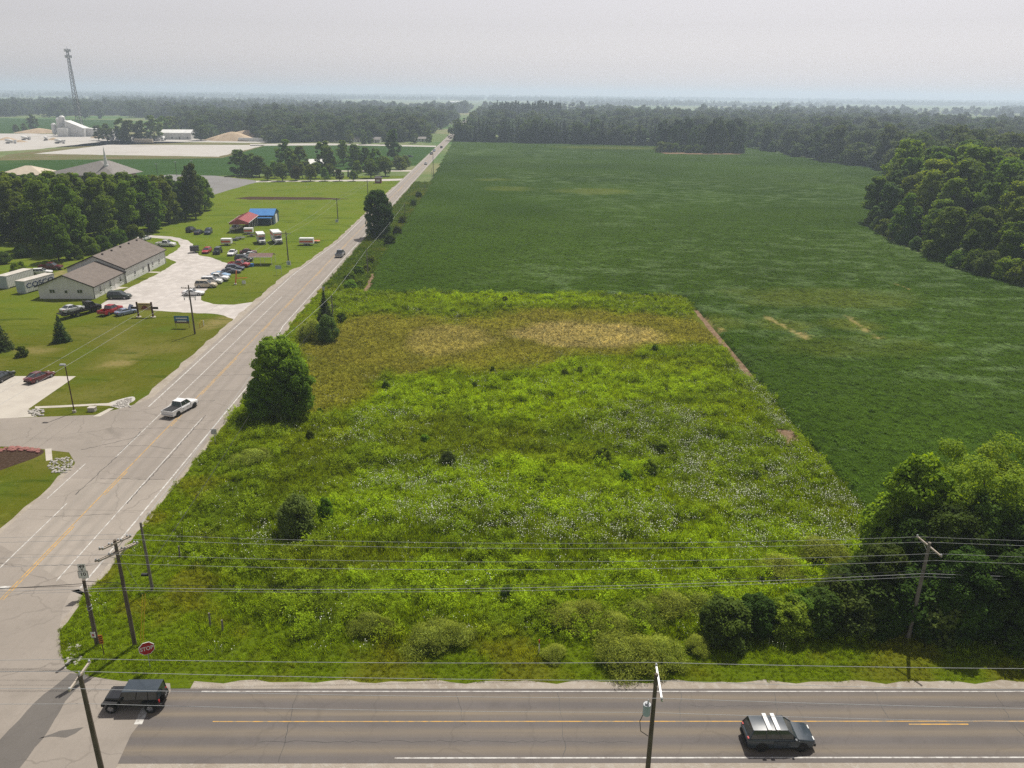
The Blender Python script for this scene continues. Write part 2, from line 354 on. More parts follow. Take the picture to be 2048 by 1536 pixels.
def weed(name, seed, m, n=34, h=.8, r=.35, leaf=.09, top=.5):
    """leafy weed: leaf cards up a few stems"""
    rng = np.random.default_rng(seed); ns = 5; sx = rng.normal(size=(ns, 2)) * r * .45; sh = h * rng.uniform(.65, 1.1, ns); k = rng.integers(0, ns, n); t = rng.random(n) ** top
    P = np.stack([sx[k, 0] * (.5 + t * .8) + rng.normal(size=n) * r * .3, sx[k, 1] * (.5 + t * .8) + rng.normal(size=n) * r * .3, sh[k] * t], 1); P[:, 2] = np.maximum(P[:, 2], .03)
    N = rng.normal(size=(n, 3)) * .6 + np.array([0, 0, .8]); V, F, A = quads(P, N, leaf * rng.uniform(.6, 1.5, n), .5, rng, .25 + .45 * t + rng.uniform(-.15, .15, n), .2)
    return np_mesh(name, V, F, m, A)
def umbel(name, seed, m, n=7, h=.9, r=.4, s=.07):
    """flat white flower heads on invisible-thin stems: discs held above the leaves"""
    rng = np.random.default_rng(seed); V = []; F = []
    for i in range(n):
        x, y = rng.normal(size=2) * r; z = h * rng.uniform(.75, 1.15); q = s * rng.uniform(.6, 1.3); tx, ty = rng.normal(size=2) * .25; k = len(V)
        for j in range(6):
            a = j * math.pi / 3; V.append((x + q * math.cos(a), y + q * math.sin(a), z + q * (tx * math.cos(a) + ty * math.sin(a))))
        F += [(k, k + 1, k + 2, k + 3), (k, k + 3, k + 4, k + 5)]
        k = len(V); w = .006; V += [(x - w, y, 0), (x + w, y, 0), (x + w, y, z - .01), (x - w, y, z - .01)]; F.append((k, k + 1, k + 2, k + 3))
    return np_mesh(name, np.array(V), np.array(F), m, np.full(len(V), .5))

# ================================================================== MATERIALS OF THE SETTING
layered('far_ground', [(.11, .15, .055), ((.2, .19, .1), .0035, .48, .6, None), ((.07, .13, .04), .006, .5, .6, None), ((.26, .24, .16), .0022, .6, .7, None)], bump=.2, bscale=.4)
def lawnmat(name, a, b_, c, d):
    m = layered(name, [a, (b_, .045, .38, .62, None), (c, .03, .47, .66, None), (c, .11, .55, .72, None), (d, .6, .52, .72, None), (tuple(v * .6 for v in a), 1.1, .56, .76, None), (tuple(v * .86 for v in a), .3, .5, .66, (.12, 1, 1)), ((c[0] * 1.3, c[1] * 1.12, c[2] * 1.4), .25, .64, .76, None)], bump=.8, bscale=4)
    return m
lawnmat('lawn', (.098, .138, .016), (.072, .118, .012), (.15, .142, .032), (.12, .15, .024))
lawnmat('verge', (.088, .15, .015), (.07, .135, .012), (.13, .15, .028), (.12, .17, .025))
layered('crop', [(.028, .062, .012), ((.036, .076, .016), .05, .4, .65, None), ((.065, .1, .02), .013, .58, .74, (1, .5, 1))], bump=.5, bscale=2.5)
layered('gravel_white', [(.42, .40, .37), ((.3, .28, .25), .09, .55, .7, (.25, 1.6, 1)), ((.26, .24, .21), .05, .6, .72, None), ((.33, .31, .28), .03, .5, .75, None), ((.38, .365, .34), .4, .4, .7, None)], bump=.3, bscale=3)
layered('gravel_grey', [(.40, .372, .348), ((.34, .315, .29), .06, .48, .7, None), ((.5, .47, .44), .5, .45, .7, None), ((.3, .285, .265), .16, .62, .75, (1, .5, 1))], bump=.4, bscale=6)
layered('gravel_shoulder', [(.31, .275, .23), ((.24, .205, .165), .25, .45, .7, None), ((.36, .335, .295), 1.5, .5, .7, None)], bump=.5, bscale=9)
layered('church_gravel', [(.21, .205, .2), ((.17, .165, .16), .05, .4, .7, None)], bump=.3, bscale=5)
layered('concrete', [(.42, .39, .34), ((.36, .33, .29), .25, .45, .7, None), ((.4, .36, .32), .9, .6, .75, None)], bump=.15, bscale=8)
layered('soil', [(.17, .115, .075), ((.24, .17, .11), .8, .45, .65, None), ((.1, .07, .045), 2.2, .5, .7, None)], bump=.8, bscale=4)
layered('mulch', [(.05, .032, .022), ((.08, .055, .04), 3, .45, .65, None)], bump=.8, bscale=9)
layered('dirt_bank', [(.13, .115, .055), ((.1, .12, .04), .06, .45, .65, None), ((.2, .16, .1), .09, .55, .7, None)], bump=.5, bscale=2)
layered('stubble', [(.24, .2, .085), ((.12, .14, .04), .9, .4, .6, None)], bump=.6, bscale=6)
mat('white_paint', (.5, .49, .46), (.24, .22, .2), 1.8, .7, coords='World', fac=(.42, .66), detail=8)
mat('yellow_paint', (.50, .29, .065), (.25, .19, .11), 1.4, .7, coords='World', fac=(.40, .64), detail=8)
mat('bark', (.075, .058, .042), (.045, .035, .026), 6, .9, bump=.5)
leafmat('leaf_wood', (.05, .085, .010), (.175, .25, .026), .46)
leafmat('leaf_wood_blue', (.055, .092, .022), (.15, .215, .045), .45)
leafmat('leaf_far', (.038, .062, .014), (.10, .14, .028), .42, vary=.3)
leafmat('leaf_lime', (.13, .2, .015), (.34, .44, .04), .48)
leafmat('leaf_mid', (.10, .165, .016), (.26, .37, .04), .5)
leafmat('leaf_pale', (.19, .25, .045), (.43, .53, .11), .5, vary=.15, hue=(.488, .5))
leafmat('leaf_dark', (.03, .055, .009), (.095, .15, .022), .4)
leafmat('leaf_spruce', (.022, .042, .012), (.06, .09, .024), .2)
leafmat('leaf_brownish', (.05, .055, .015), (.11, .10, .03), .35)
leafmat('weed_leaf', (0, 0, 0), (1, 1, 1), .46, inst=True, rough=.7, spec=.0)
leafmat('bean_leaf', (0, 0, 0), (1, 1, 1), .3, inst=True, rough=.6, spec=.03)
mat('petal', (.64, .65, .58), (.5, .53, .4), 3, .8)

# road surface: lateral position 'u' and distance along 'w' come from the strip, wear follows the wheel paths
def roadmat(name, base, dark, tracks, twid, seam=0.0, crack=.0, tint=(1, 1, 1), trackcol=None):
    m, nt, n, l, b = new_mat(name); b.inputs['Roughness'].default_value = .85; b.inputs['Specular IOR Level'].default_value = .2
    ge = n.new('ShaderNodeNewGeometry'); au = n.new('ShaderNodeAttribute'); au.attribute_name = 'u'; aw = n.new('ShaderNodeAttribute'); aw.attribute_name = 'w'
    def noise(sc, st=None, det=6):
        q = n.new('ShaderNodeTexNoise'); q.inputs['Scale'].default_value = sc; q.inputs['Detail'].default_value = det; q.inputs['Roughness'].default_value = .65
        if st:
            cb = n.new('ShaderNodeCombineXYZ'); l.new(au.outputs['Fac'], cb.inputs[0]); l.new(aw.outputs['Fac'], cb.inputs[1])
            mp = n.new('ShaderNodeMapping'); mp.inputs['Scale'].default_value = st; l.new(cb.outputs[0], mp.inputs[0]); l.new(mp.outputs[0], q.inputs['Vector'])
        else: l.new(ge.outputs['Position'], q.inputs['Vector'])
        return q.outputs[0]
    def ma(op, a, b2=None):
        q = n.new('ShaderNodeMath'); q.operation = op
        for i, x in enumerate((a, b2)):
            if x is None: continue
            if isinstance(x, (int, float)): q.inputs[i].default_value = x
            else: l.new(x, q.inputs[i])
        return q.outputs[0]
    def mr(x, lo, hi, a=0., c=1.):
        q = n.new('ShaderNodeMapRange'); q.inputs[1].default_value = lo; q.inputs[2].default_value = hi; q.inputs[3].default_value = a; q.inputs[4].default_value = c; l.new(x, q.inputs[0]); return q.outputs[0]
    def mix(f, a, c):
        q = n.new('ShaderNodeMix'); q.data_type = 'RGBA'; l.new(f, q.inputs[0])
        for i, x in ((6, a), (7, c)):
            if isinstance(x, tuple): q.inputs[i].default_value = rgba(x)
            else: l.new(x, q.inputs[i])
        return q.outputs[2]
    col = mix(mr(noise(.12), .38, .66), base, tuple(v * .86 for v in base))
    col = mix(mr(noise(9), .5, .8, 0, .35), col, tuple(v * .6 for v in base))
    col = mix(mr(noise(.33), .52, .7, 0, .55), col, tuple(v * .72 for v in base)); col = mix(mr(noise(1.7), .6, .75, 0, .5), col, tuple(v * .62 for v in base))
    tr = None
    for t in tracks:
        d = ma('ABSOLUTE', ma('SUBTRACT', au.outputs['Fac'], t)); g = mr(d, twid, 0); tr = g if tr is None else ma('MAXIMUM', tr, g)
    if tr is not None:
        col = mix(ma('MULTIPLY', tr, mr(noise(1.0, (1.6, .05, 1)), .3, .7, .35, 1.0)), col, dark)
    col = mix(mr(noise(1.0, (2.5, .02, 1)), .52, .75, 0, .5), col, tuple(v * .8 for v in base))
    if crack:
        vo = n.new('ShaderNodeTexVoronoi'); vo.feature = 'DISTANCE_TO_EDGE'; vo.inputs['Scale'].default_value = .16
        nv = n.new('ShaderNodeTexNoise'); nv.inputs['Scale'].default_value = .7; l.new(ge.outputs['Position'], nv.inputs['Vector'])
        vm = n.new('ShaderNodeVectorMath'); vm.operation = 'MULTIPLY_ADD'; vm.inputs[1].default_value = (1.6, 1.6, 0); l.new(nv.outputs['Color'], vm.inputs[0]); l.new(ge.outputs['Position'], vm.inputs[2]); l.new(vm.outputs[0], vo.inputs['Vector'])
        col = mix(ma('MULTIPLY', mr(vo.outputs['Distance'], .016, .004), mr(noise(.08), .38, .55, 0, crack)), col, tuple(v * .35 for v in base))
    if seam:
        f = ma('FRACT', ma('DIVIDE', aw.outputs['Fac'], seam)); col = mix(mr(ma('ABSOLUTE', ma('SUBTRACT', f, .5)), .012, .004, 0, .35), col, tuple(v * .45 for v in base))
    l.new(col, b.inputs['Base Color'])
    bp = n.new('ShaderNodeBump'); bp.inputs['Strength'].default_value = .15; bp.inputs['Distance'].default_value = .02; l.new(noise(30), bp.inputs['Height']); l.new(bp.outputs[0], b.inputs['Normal'])
    MATS[name] = m
roadmat('road_ns', (.262, .232, .202), (.205, .182, .158), (-2.4, -.75, .9, 2.5, 5.0), .55, 12.0, .3)
roadmat('road_ns_old', (.295, .262, .226), (.225, .203, .176), (-2.4, -.75, .9, 2.5), .55, 9.0, .35)
roadmat('road_ew', (.122, .110, .104), (.19, .157, .114), (-2.6, -.9, .95, 2.6), .62, 0, .15)
roadmat('road_apron', (.255, .226, .195), (.24, .212, .18), (), .5, 0, .4)
roadmat('road_patch', (.125, .115, .105), (.12, .11, .10), (), .5, 0, .2)

# ================================================================== GROUND
def strip(name, f, ys, lo, hi, z, m, nu=10):
    """paved strip: f(y)->x of the centre line, lo/hi(y) lateral offsets; stores u (lateral) and w (along)"""
    V = []; U = []; W = []; F = []
    for y in ys:
        a, b = lo(y), hi(y)
        for k in range(nu + 1):
            u = a + (b - a) * k / nu; p = f(y, u); V.append((p[0], p[1], z)); U.append(u); W.append(y)
    for i in range(len(ys) - 1):
        for k in range(nu): q = i * (nu + 1) + k; F.append((q, q + 1, q + nu + 2, q + nu + 1))
    o = mesh_obj(name, V, F, m); me = o.data
    for nm, dat in (('u', U), ('w', W)):
        at = me.attributes.new(nm, 'FLOAT', 'POINT'); at.data.foreach_set('value', dat)
    return tag(o, kind='structure')
def uv_world(o):
    me = o.data
    for nm, k in (('u', 0), ('w', 1)):
        at = me.attributes.new(nm, 'FLOAT', 'POINT'); at.data.foreach_set('value', [v.co[k] for v in me.vertices])
    return o
R0 = 11500.0
ring = [(R0 * math.cos(2 * math.pi * k / 72), R0 * math.sin(2 * math.pi * k / 72)) for k in range(72)]
V = [(0, 300, 0)]; F = []
for i, rr in enumerate((250, 900, 3000, R0)):
    for k in range(72): V.append((rr * math.cos(2 * math.pi * k / 72), 300 * (rr < R0) + rr * math.sin(2 * math.pi * k / 72), 0))
for k in range(72): F.append((0, 1 + k, 1 + (k + 1) % 72))
for i in range(3):
    for k in range(72): a = 1 + i * 72 + k; b = 1 + i * 72 + (k + 1) % 72; F.append((a, a + 72, b + 72, b))
tag(mesh_obj('ground', V, F, 'far_ground'), kind='structure')

def xc(y): return -45.0 - 0.0275 * y                 # centre line of the long north road
def ramp(y, pts):
    for (a, va), (b, vb) in zip(pts, pts[1:]):
        if y <= b: return va + (vb - va) * max(0, (y - a)) / (b - a)
    return pts[-1][1]
def r_off(y): return ramp(y, [(0, 7.1), (122, 7.0), (152, 3.9), (3000, 3.7)])
def l_off(y): return -ramp(y, [(0, 6.9), (195, 6.7), (246, 3.9), (3000, 3.7)])
def ew(x): return 45.75 + 0.0145 * x                 # centre line of the cross road

lawn_pts = GP([(-330, 1130), (-330, 430), (300, 398), (430, 352), (815, 352)]) + [(xc(440) - 3, 440), (xc(240) - 3, 240), (xc(195) - 6, 195), (xc(50) - 6, 50)]
sheet('crop_field', GP([(-250, 352), (430, 352), (560, 345), (700, 341), (832, 331), (873, 292), (530, 290), (440, 316), (-250, 322)]), .008, 'crop')
sheet('far_crop_field', GP([(-250, 264), (60, 268), (225, 262), (232, 240), (-250, 233)]), .008, 'crop')
sheet('bank', GP([(-10, 321), (15, 309), (215, 286), (545, 287), (500, 300), (445, 316), (300, 318)]), .012, 'dirt_bank')
sheet('gravel_yard', GP([(68, 307.5), (215, 289.5), (530, 290), (437, 313.5)]), .02, 'gravel_white', sub=6, jitter=.8)
sheet('plant_yard', GP([(-250, 312), (-10, 303), (70, 299), (140, 291), (222, 281), (300, 283), (520, 286), (560, 282), (540, 276), (225, 272), (60, 267), (-250, 268)]), .016, 'gravel_white', sub=8, jitter=1.5)
sheet('gravel_lane', GP([(500, 288), (640, 286.5), (872, 291.5), (872, 294), (700, 290.5), (500, 291.5)]), .02, 'gravel_white')
sheet('church_lot', GP([(340, 349), (432, 351.5), (522, 362.5), (500, 368), (418, 392), (345, 380), (250, 360)]), .012, 'church_gravel', sub=5, jitter=.4)
sheet('church_drive', GP([(512, 361.5), (640, 360.5), (760, 358.5), (795, 357.5), (812, 357), (805, 361), (770, 362), (640, 363), (512, 364.5)]), .016, 'gravel_grey')
sheet('farm_drive', GP([(668, 341), (760, 341), (826, 340), (822, 343), (760, 343.2), (668, 343)]), .016, 'concrete')
sheet('tilled_strip', GP([(467, 396.5), (500, 393.3), (640, 394.8), (700, 398), (640, 399.5), (500, 399.5)]), .010, 'mulch', sub=2, jitter=.35)

# business lot, its drive, walks
lot = [(353, 524), (320, 545), (258, 576), (215, 601), (192, 616), (230, 619), (300, 620.5), (356, 624), (435, 628.5), (467, 638), (452, 655), (540, 620), (580, 560), (556, 580), (527, 595), (512, 603), (468, 609.5), (426, 608), (402, 600), (404, 588), (418, 574), (440, 561), (462, 546), (476, 536), (460, 528), (444, 524), (426, 516), (400, 511), (388, 500), (389, 494), (384, 487), (374, 480), (345, 473.5), (300, 470.5), (270, 471), (272, 476), (300, 475.5), (340, 478), (356, 483), (361, 491), (353, 501), (338, 509), (330, 514)]
sheet('gravel_lot', GP(lot), .012, 'gravel_grey', sub=1.5, jitter=.25)
sheet('walkway', GP([(224, 581), (246, 577), (258, 575), (237, 573.5), (228, 575)]), .016, 'concrete')
sheet('walkway', GP([(296, 545.5), (318, 546), (321, 543.5), (300, 543)]), .016, 'concrete')
sheet('rear_yard', GP([(100, 548), (120, 541), (142, 541), (142, 552), (112, 560)]), .010, 'stubble', sub=1, jitter=.3)
# west entrance and concrete car park
sheet('entrance_drive', GP([(-300, 832), (0, 837), (80, 834), (190, 830), (260, 812), (305, 795), (330, 830), (240, 960), (145, 950), (150, 925), (138, 905), (104, 901), (60, 895), (0, 893), (-300, 905)]), .016, 'road_apron')
uv_world(bpy.data.objects['entrance_drive'])
park = sheet('car_park', GP([(-200, 752), (152, 752.5), (57, 818), (62, 829), (75, 833), (-10, 838), (-300, 834)]), .012, 'concrete')
for a, b in (((40, 754), (5, 772)), ((120, 754), (85, 772)), ((-30, 753), (-66, 770))):
    p, q = G(*a), G(*b); tag(MB().beam((p.x, p.y, .018), (q.x, q.y, .018), .12, .004).build('parking_line', 'white_paint'), kind='structure')
sheet('drive_walk', GP([(70, 813), (120, 811), (190, 807.5), (222, 806), (228, 812), (190, 811), (120, 815), (70, 817)]), .018, 'concrete')
sheet('drive_walk', GP([(186, 833), (218, 817), (228, 817), (200, 833)]), .02, 'concrete')
sheet('drive_walk', GP([(90, 898), (103, 897), (105, 920), (92, 922)]), .02, 'concrete')
sheet('rock_bed', GP(smoothpts([(212, 809), (235, 800), (265, 793), (270, 800), (258, 808), (262, 816), (240, 817), (225, 813)], 3)), .014, 'gravel_white')
sheet('planting_bed', GP(smoothpts([(-40, 902), (40, 898), (86, 900), (78, 912), (30, 930), (-40, 950)], 3)), .014, 'mulch')
sheet('earth_patch', GP([(1548, 858), (1583, 860), (1606, 893), (1580, 897), (1545, 868)]), .02, 'soil', sub=.45, jitter=.4)

# the two roads
ewf = lambda y, u: (y, ew(y) + u)
strip('cross_road', ewf, list(np.arange(-27.6, 140, 4)), lambda y: -3.75, lambda y: 3.55, .026, 'road_ew', 14)
strip('cross_road_shoulder', ewf, list(np.arange(-25, 140, 1.2)), lambda y: 3.3, lambda y: 4.35 + .28 * math.sin(y * 1.3) * math.sin(y * .37), .018, 'gravel_shoulder', 2)
strip('cross_road_shoulder', ewf, list(np.arange(-90, 140, 1.5)), lambda y: -8, lambda y: -3.5, .018, 'gravel_shoulder', 2)
nsf = lambda y, u: (xc(y) + u, y)
ys1 = list(np.arange(36, 84.1, 3)); ys2 = list(np.arange(84, 260, 4)) + list(np.arange(260, 1500, 20))
strip('north_road', nsf, ys1, l_off, r_off, .022, 'road_ns_old', 14)
strip('north_road', nsf, ys2, l_off, r_off, .024, 'road_ns', 14)
strip('north_road_shoulder', nsf, list(np.arange(52, 400, 2.5)), lambda y: r_off(y) - .3, lambda y: r_off(y) + .45 + .25 * math.sin(y * .9) * math.sin(y * .23), .016, 'gravel_shoulder', 2)
strip('north_road_shoulder', nsf, list(np.arange(52, 400, 2.5)), lambda y: l_off(y) - (1.5 if 100 < y < 205 else .5) - .35 * math.sin(y * .8) * math.sin(y * .21), lambda y: l_off(y) + .3, .014, 'gravel_shoulder', 2)
ap = GP([(203, 1205), (165, 1178), (142, 1182), (126, 1215), (119, 1260), (122, 1300), (132, 1338), (160, 1350), (210, 1358), (245, 1363), (340, 1367)]) + [G(342, 1384), G(300, 1420), G(262, 1470), G(232, 1536), G(215, 1600), G(-400, 1600), G(-400, 1200), G(0, 1090)]
uv_world(sheet('intersection', ap, .03, 'road_apron'))
uv_world(sheet('intersection', GP([(140, 1347), (178, 1350), (130, 1404), (98, 1460), (40, 1536), (20, 1570), (-60, 1570), (0, 1480), (70, 1405)]), .034, 'road_patch', sub=.8, jitter=.08))
uv_world(sheet('intersection', GP([(77, 1478), (120, 1462), (168, 1455), (150, 1468), (132, 1476), (100, 1474)]), .034, 'road_patch', sub=.4, jitter=.06))

def stripe(name, f, ys, off, w, m, z=.034):
    ys = list(ys); V = []; F = []
    for y in ys:
        o = off(y) if callable(off) else off
        for s in (-w / 2, w / 2): p = f(y, o + s); V.append((p[0], p[1], z))
    for i in range(len(ys) - 1): F.append((2 * i, 2 * i + 1, 2 * i + 3, 2 * i + 2))
    return tag(mesh_obj(name, V, F, m), kind='structure')
ar = np.arange
stripe('edge_line', nsf, ar(62, 860, 4), lambda y: ramp(y, [(0, 6.45), (122, 6.1), (150, 3.2), (900, 2.95)]), .18, 'white_paint')
stripe('lane_line', nsf, ar(63, 107, 4), lambda y: ramp(y, [(0, 3.45), (900, 3.55)]), .13, 'white_paint')
stripe('lane_line', nsf, ar(63, 81, 3), -3.15, .13, 'white_paint'); stripe('lane_line', nsf, ar(90, 175, 4), -3.05, .13, 'white_paint')
stripe('edge_line', nsf, ar(79, 89, 3), -5.95, .13, 'white_paint')
stripe('edge_line', nsf, ar(107, 840, 4), lambda y: -ramp(y, [(0, 5.75), (198, 6.0), (246, 3.05), (900, 2.95)]), .2, 'white_paint')
stripe('centre_line', nsf, ar(60, 860, 5), -.14, .12, 'yellow_paint')
for y0, y1 in ((60, 73), (80, 86), (100, 104), (112, 130), (146, 152), (164, 172), (196, 204), (232, 240), (290, 310), (380, 400)):
    stripe('centre_line', nsf, [y0, (y0 + y1) / 2, y1], .16, .12, 'yellow_paint')
stripe('edge_line', ewf, ar(-24, 140, 4), 3.25, .09, 'white_paint'); stripe('edge_line', ewf, ar(-8, 140, 4), -3.3, .12, 'white_paint')
stripe('centre_line', ewf, ar(-22, 140, 4), .12, .09, 'yellow_paint'); stripe('centre_line', ewf, [30, 32, 34.5], -.18, .11, 'yellow_paint')
sheet('stop_line', GP([(268, 1449.5), (284, 1449.5), (303, 1408), (288, 1408)]), .038, 'white_paint')
sheet('stop_line', GP([(-60, 1173), (24, 1172.5), (17, 1179), (-60, 1180)]), .036, 'white_paint')

# tar-sealed cracks and joints wandering over the two roads
mat('tar', (.045, .042, .04), (.07, .065, .06), 3, .6, coords='World')
def tar(pts, w, seed):
    r = random.Random(seed); P = []
    for a, b in zip(pts, pts[1:]):
        a, b = Vector(a), Vector(b); n = max(2, int((b - a).length / .5)); d = (b - a).normalized(); s = Vector((-d.y, d.x))
        for k in range(n): P.append(a.lerp(b, k / n) + s * r.uniform(-.12, .12))
    P.append(Vector(pts[-1])); V = []; F = []
    for i, p in enumerate(P):
        d = (P[min(i + 1, len(P) - 1)] - P[max(i - 1, 0)]).normalized(); s = Vector((-d.y, d.x)) * w * r.uniform(.3, 1.0) / 2; V += [(p.x - s.x, p.y - s.y, .0325), (p.x + s.x, p.y + s.y, .0325)]
    for i in range(len(P) - 1): F.append((2 * i, 2 * i + 1, 2 * i + 3, 2 * i + 2))
    tag(mesh_obj('tar_seal', V, F, 'tar'), kind='structure')
for k, x in enumerate((-16, -3.5, 4, 13.5, 21, 29.5, 38)): tar([(x, ew(x) - 3.6), (x + random.uniform(-.8, .8), ew(x) - .2), (x + random.uniform(-.8, .8), ew(x) + 3.4)][k % 2:], .06, k)
tar([(-18, ew(-18) - 1.8), (-2, ew(-2) - 1.75), (9, ew(9) - 1.9)], .05, 21); tar([(14, ew(14) + 1.7), (27, ew(27) + 1.75), (44, ew(44) + 1.7)], .05, 22)
for k, y in enumerate((66, 75, 84, 93, 99, 110, 121, 133, 147)): tar([(xc(y) - 5.8 + (k % 3) * 1.8, y), (xc(y) - 1, y + random.uniform(-.6, .6)), (xc(y) + 5.6 - (k % 2) * 2.5, y + random.uniform(-.5, .8))], .07, 40 + k)
tar([(xc(78) + 3.6, 78), (xc(90) + 3.7, 90), (xc(104) + 3.6, 104)], .12, 60); tar([(xc(80) - 3.2, 80), (xc(90) - 3.0, 90), (xc(98) - 3.3, 98)], .14, 61); tar([(-56, 92), (-52, 95), (-50, 97)], .1, 62)

# lawn west of the road: fresher far off, drier and browner near the camera
def grid_mesh(name, x0, x1, y0, y1, st, inside, zf, colf, m, kind='structure'):
    nx = int(round((x1 - x0) / st)); ny = int(round((y1 - y0) / st)); X, Y = np.meshgrid(x0 + np.arange(nx + 1) * st, y0 + np.arange(ny + 1) * st)
    X = X.ravel(); Y = Y.ravel(); cx = X.reshape(ny + 1, nx + 1)[:-1, :-1].ravel() + st / 2; cy = Y.reshape(ny + 1, nx + 1)[:-1, :-1].ravel() + st / 2
    ok = inside(cx, cy); i = np.nonzero(ok)[0]; r, c = i // nx, i % nx; a = r * (nx + 1) + c
    F = np.stack([a, a + 1, a + nx + 2, a + nx + 1], 1); used = np.unique(F); mp = np.full(len(X), -1); mp[used] = np.arange(len(used)); F = mp[F]; X = X[used]; Y = Y[used]
    cnt = np.bincount(F.ravel(), minlength=len(used)); z = zf(X, Y); Z = np.where((cnt < 4) & (z > .1), .02, z)
    me = np_mesh(name, np.stack([X, Y, Z], 1), F, m); C = np.ones((len(X), 4), np.float32); C[:, :3] = colf(X, Y)
    at = me.attributes.new('col', 'FLOAT_COLOR', 'POINT'); at.data.foreach_set('color', C.ravel())
    return tag(link(bpy.data.objects.new(name, me)), kind=kind)
def lawn_col(x, y):
    n = fnoise(x, y, 30, 131)[:, None]; n2 = fnoise(x, y, 7, 133)[:, None]; f = np.clip((y[:, None] - 140 + (n - .5) * 90) / 70, 0, 1)
    c = np.array([.083, .092, .009]) * (1 - f) + np.array([.110, .150, .013]) * f
    d = np.clip((n2 - .5) * 3.5, 0, 1) * (1 - .6 * f); c = c * (1 - .45 * d) + np.array([.155, .145, .042]) * .45 * d
    g = np.clip((.46 - n2) * 4, 0, 1); c = c * (1 - .5 * g) + np.array([.066, .115, .013]) * .5 * g
    for px, py, rx, ry, s in ((240, 728, 2.6, 2.0, .6), (440, 640, 3, 4, .5), (425, 650, 2.5, 3, .5), (545, 465, 4, 3, .6), (60, 700, 6, 2, .5), (300, 700, 6, 4, .2)):
        k = G(px, py); w = np.clip(1.15 - ((x - k.x) / rx) ** 2 - ((y - k.y) / ry) ** 2 + (n2[:, 0] - .5) * 2.2, 0, 1)[:, None] * s; c = c * (1 - w) + np.array([.24, .19, .08]) * w
    return c
layered('lawn_grass', [((.045, .068, .006), 1.3, .53, .74, None), ((.125, .138, .022), .7, .56, .76, None), ((.042, .064, .006), .5, .55, .72, (.18, 1, 1)), ((.03, .042, .005), 4, .6, .8, None)], bump=.8, bscale=5, attr='col')
_lp = [(v[0], v[1]) for v in lawn_pts]
grid_mesh('lawn', -250, -50, 44, 460, 1.6, lambda x, y: inpoly(x, y, _lp), lambda x, y: np.full(len(x), .004), lawn_col, 'lawn_grass')

# ================================================================== SOYBEAN FIELD
bean_poly = [(v.x, v.y) for v in GP([(735, 587), (760, 520), (845, 390), (905, 284.5), (1100, 288.5), (1320, 293.5), (1480, 293.5), (1600, 315), (1720, 333), (1765, 342)])] + [(205, 400), (128, 285), (122, 250), (121, 212), (128, 185), (170, 150), (170, 66), (60, 66), (40.2, 66), (40.2, 177.6)]
isl_poly = [(v.x, v.y) for v in GP([(1316, 303), (1400, 307.5), (1478, 308), (1478, 298), (1400, 296), (1320, 297)])]
STREAKS = [(tuple(G(*a)[:2]), tuple(G(*b)[:2]), w) for a, b, w in (((1532, 640), (1616, 684), 1.0), ((1690, 636), (1752, 682), .75), ((1405, 638), (1440, 668), .7), ((1790, 572), (1818, 584), .5))]
def bean_col(x, y):
    """leaf colour over the field: deep green, yellower stressed patches, pale wind-turned streaks"""
    n1 = fnoise(x, y, 40, 3); n2 = fnoise(x * .55 + y * .15, y, 2.6, 9); n3 = vnoise(x, y, 90, 14)
    c = np.stack([.0235 + .0185 * n1, .047 + .028 * n1, .0038 + .0042 * n1], 1)
    pale = np.clip((n2 - .5) * 5, 0, 1) * np.clip((fnoise(x, y, 70, 18) - .38) * 4, 0, 1)
    c = c * (1 - pale[:, None] * .4) + np.array([.12, .17, .075]) * pale[:, None] * .4
    for px, py, rx, ry, s in ((1020, 380, 14, 12, .6), (990, 362, 12, 8, .5), (1190, 385, 22, 16, .7), (1640, 600, 24, 12, .5), (1560, 655, 7, 6, .6), (1700, 655, 7, 5, .6), (1450, 650, 5, 7, .6), (1230, 297, 60, 26, .8), (1700, 700, 20, 8, .35)):
        q = G(px, py); d = ((x - q.x) / rx) ** 2 + ((y - q.y) / ry) ** 2 + (fnoise(x, y, 6, 21) - .5) * 1.2; w = np.clip(1.1 - d, 0, 1) * s
        c = c * (1 - w[:, None]) + np.array([.095, .115, .02]) * w[:, None]
    for (ax_, ay_), (bx_, by_), w_ in STREAKS:
        t = np.clip(((x - ax_) * (bx_ - ax_) + (y - ay_) * (by_ - ay_)) / ((bx_ - ax_) ** 2 + (by_ - ay_) ** 2), 0, 1); d = np.hypot(x - ax_ - t * (bx_ - ax_), y - ay_ - t * (by_ - ay_)) / w_ + (fnoise(x, y, 1.3, 23) - .5) * 3.0; w = np.clip(1.0 - d, 0, 1)[:, None] * .8
        c = c * (1 - w) + np.array([.30, .24, .10]) * w
    return c * (.78 + .34 * n3[:, None] + .34 * fnoise(x, y, 26, 19)[:, None])
layered('bean_canopy', [((.012, .027, .004), 1.1, .5, .72, None), ((.07, .105, .04), .5, .6, .78, (.3, 1, 1)), ((.007, .015, .003), 3.5, .58, .8, None)], rough=.8, bump=1.0, bscale=2.2, spec=.0, attr='col')
patch_poly = [(v.x, v.y) for v in GP([(1552, 859), (1580, 861), (1602, 890), (1578, 893), (1552, 869)])]
near_b = lambda x, y: inpoly(x, y, bean_poly) & ~inpoly(x, y, patch_poly) & ~((x < 40.7) & (y > 124) & (y < 166)) & (y < 330.2) & (x < .72 * y + 12)
far_b = lambda x, y: inpoly(x, y, bean_poly) & (y >= 330.2) & ~inpoly(x, y, isl_poly)
bz = lambda x, y: .55 + .12 * RNG.random(len(x))
grid_mesh('soybean_canopy', -45, 175, 66.2, 330.2, .75, near_b, bz, lambda x, y: bean_col(x, y) * .85, 'bean_canopy', 'stuff')
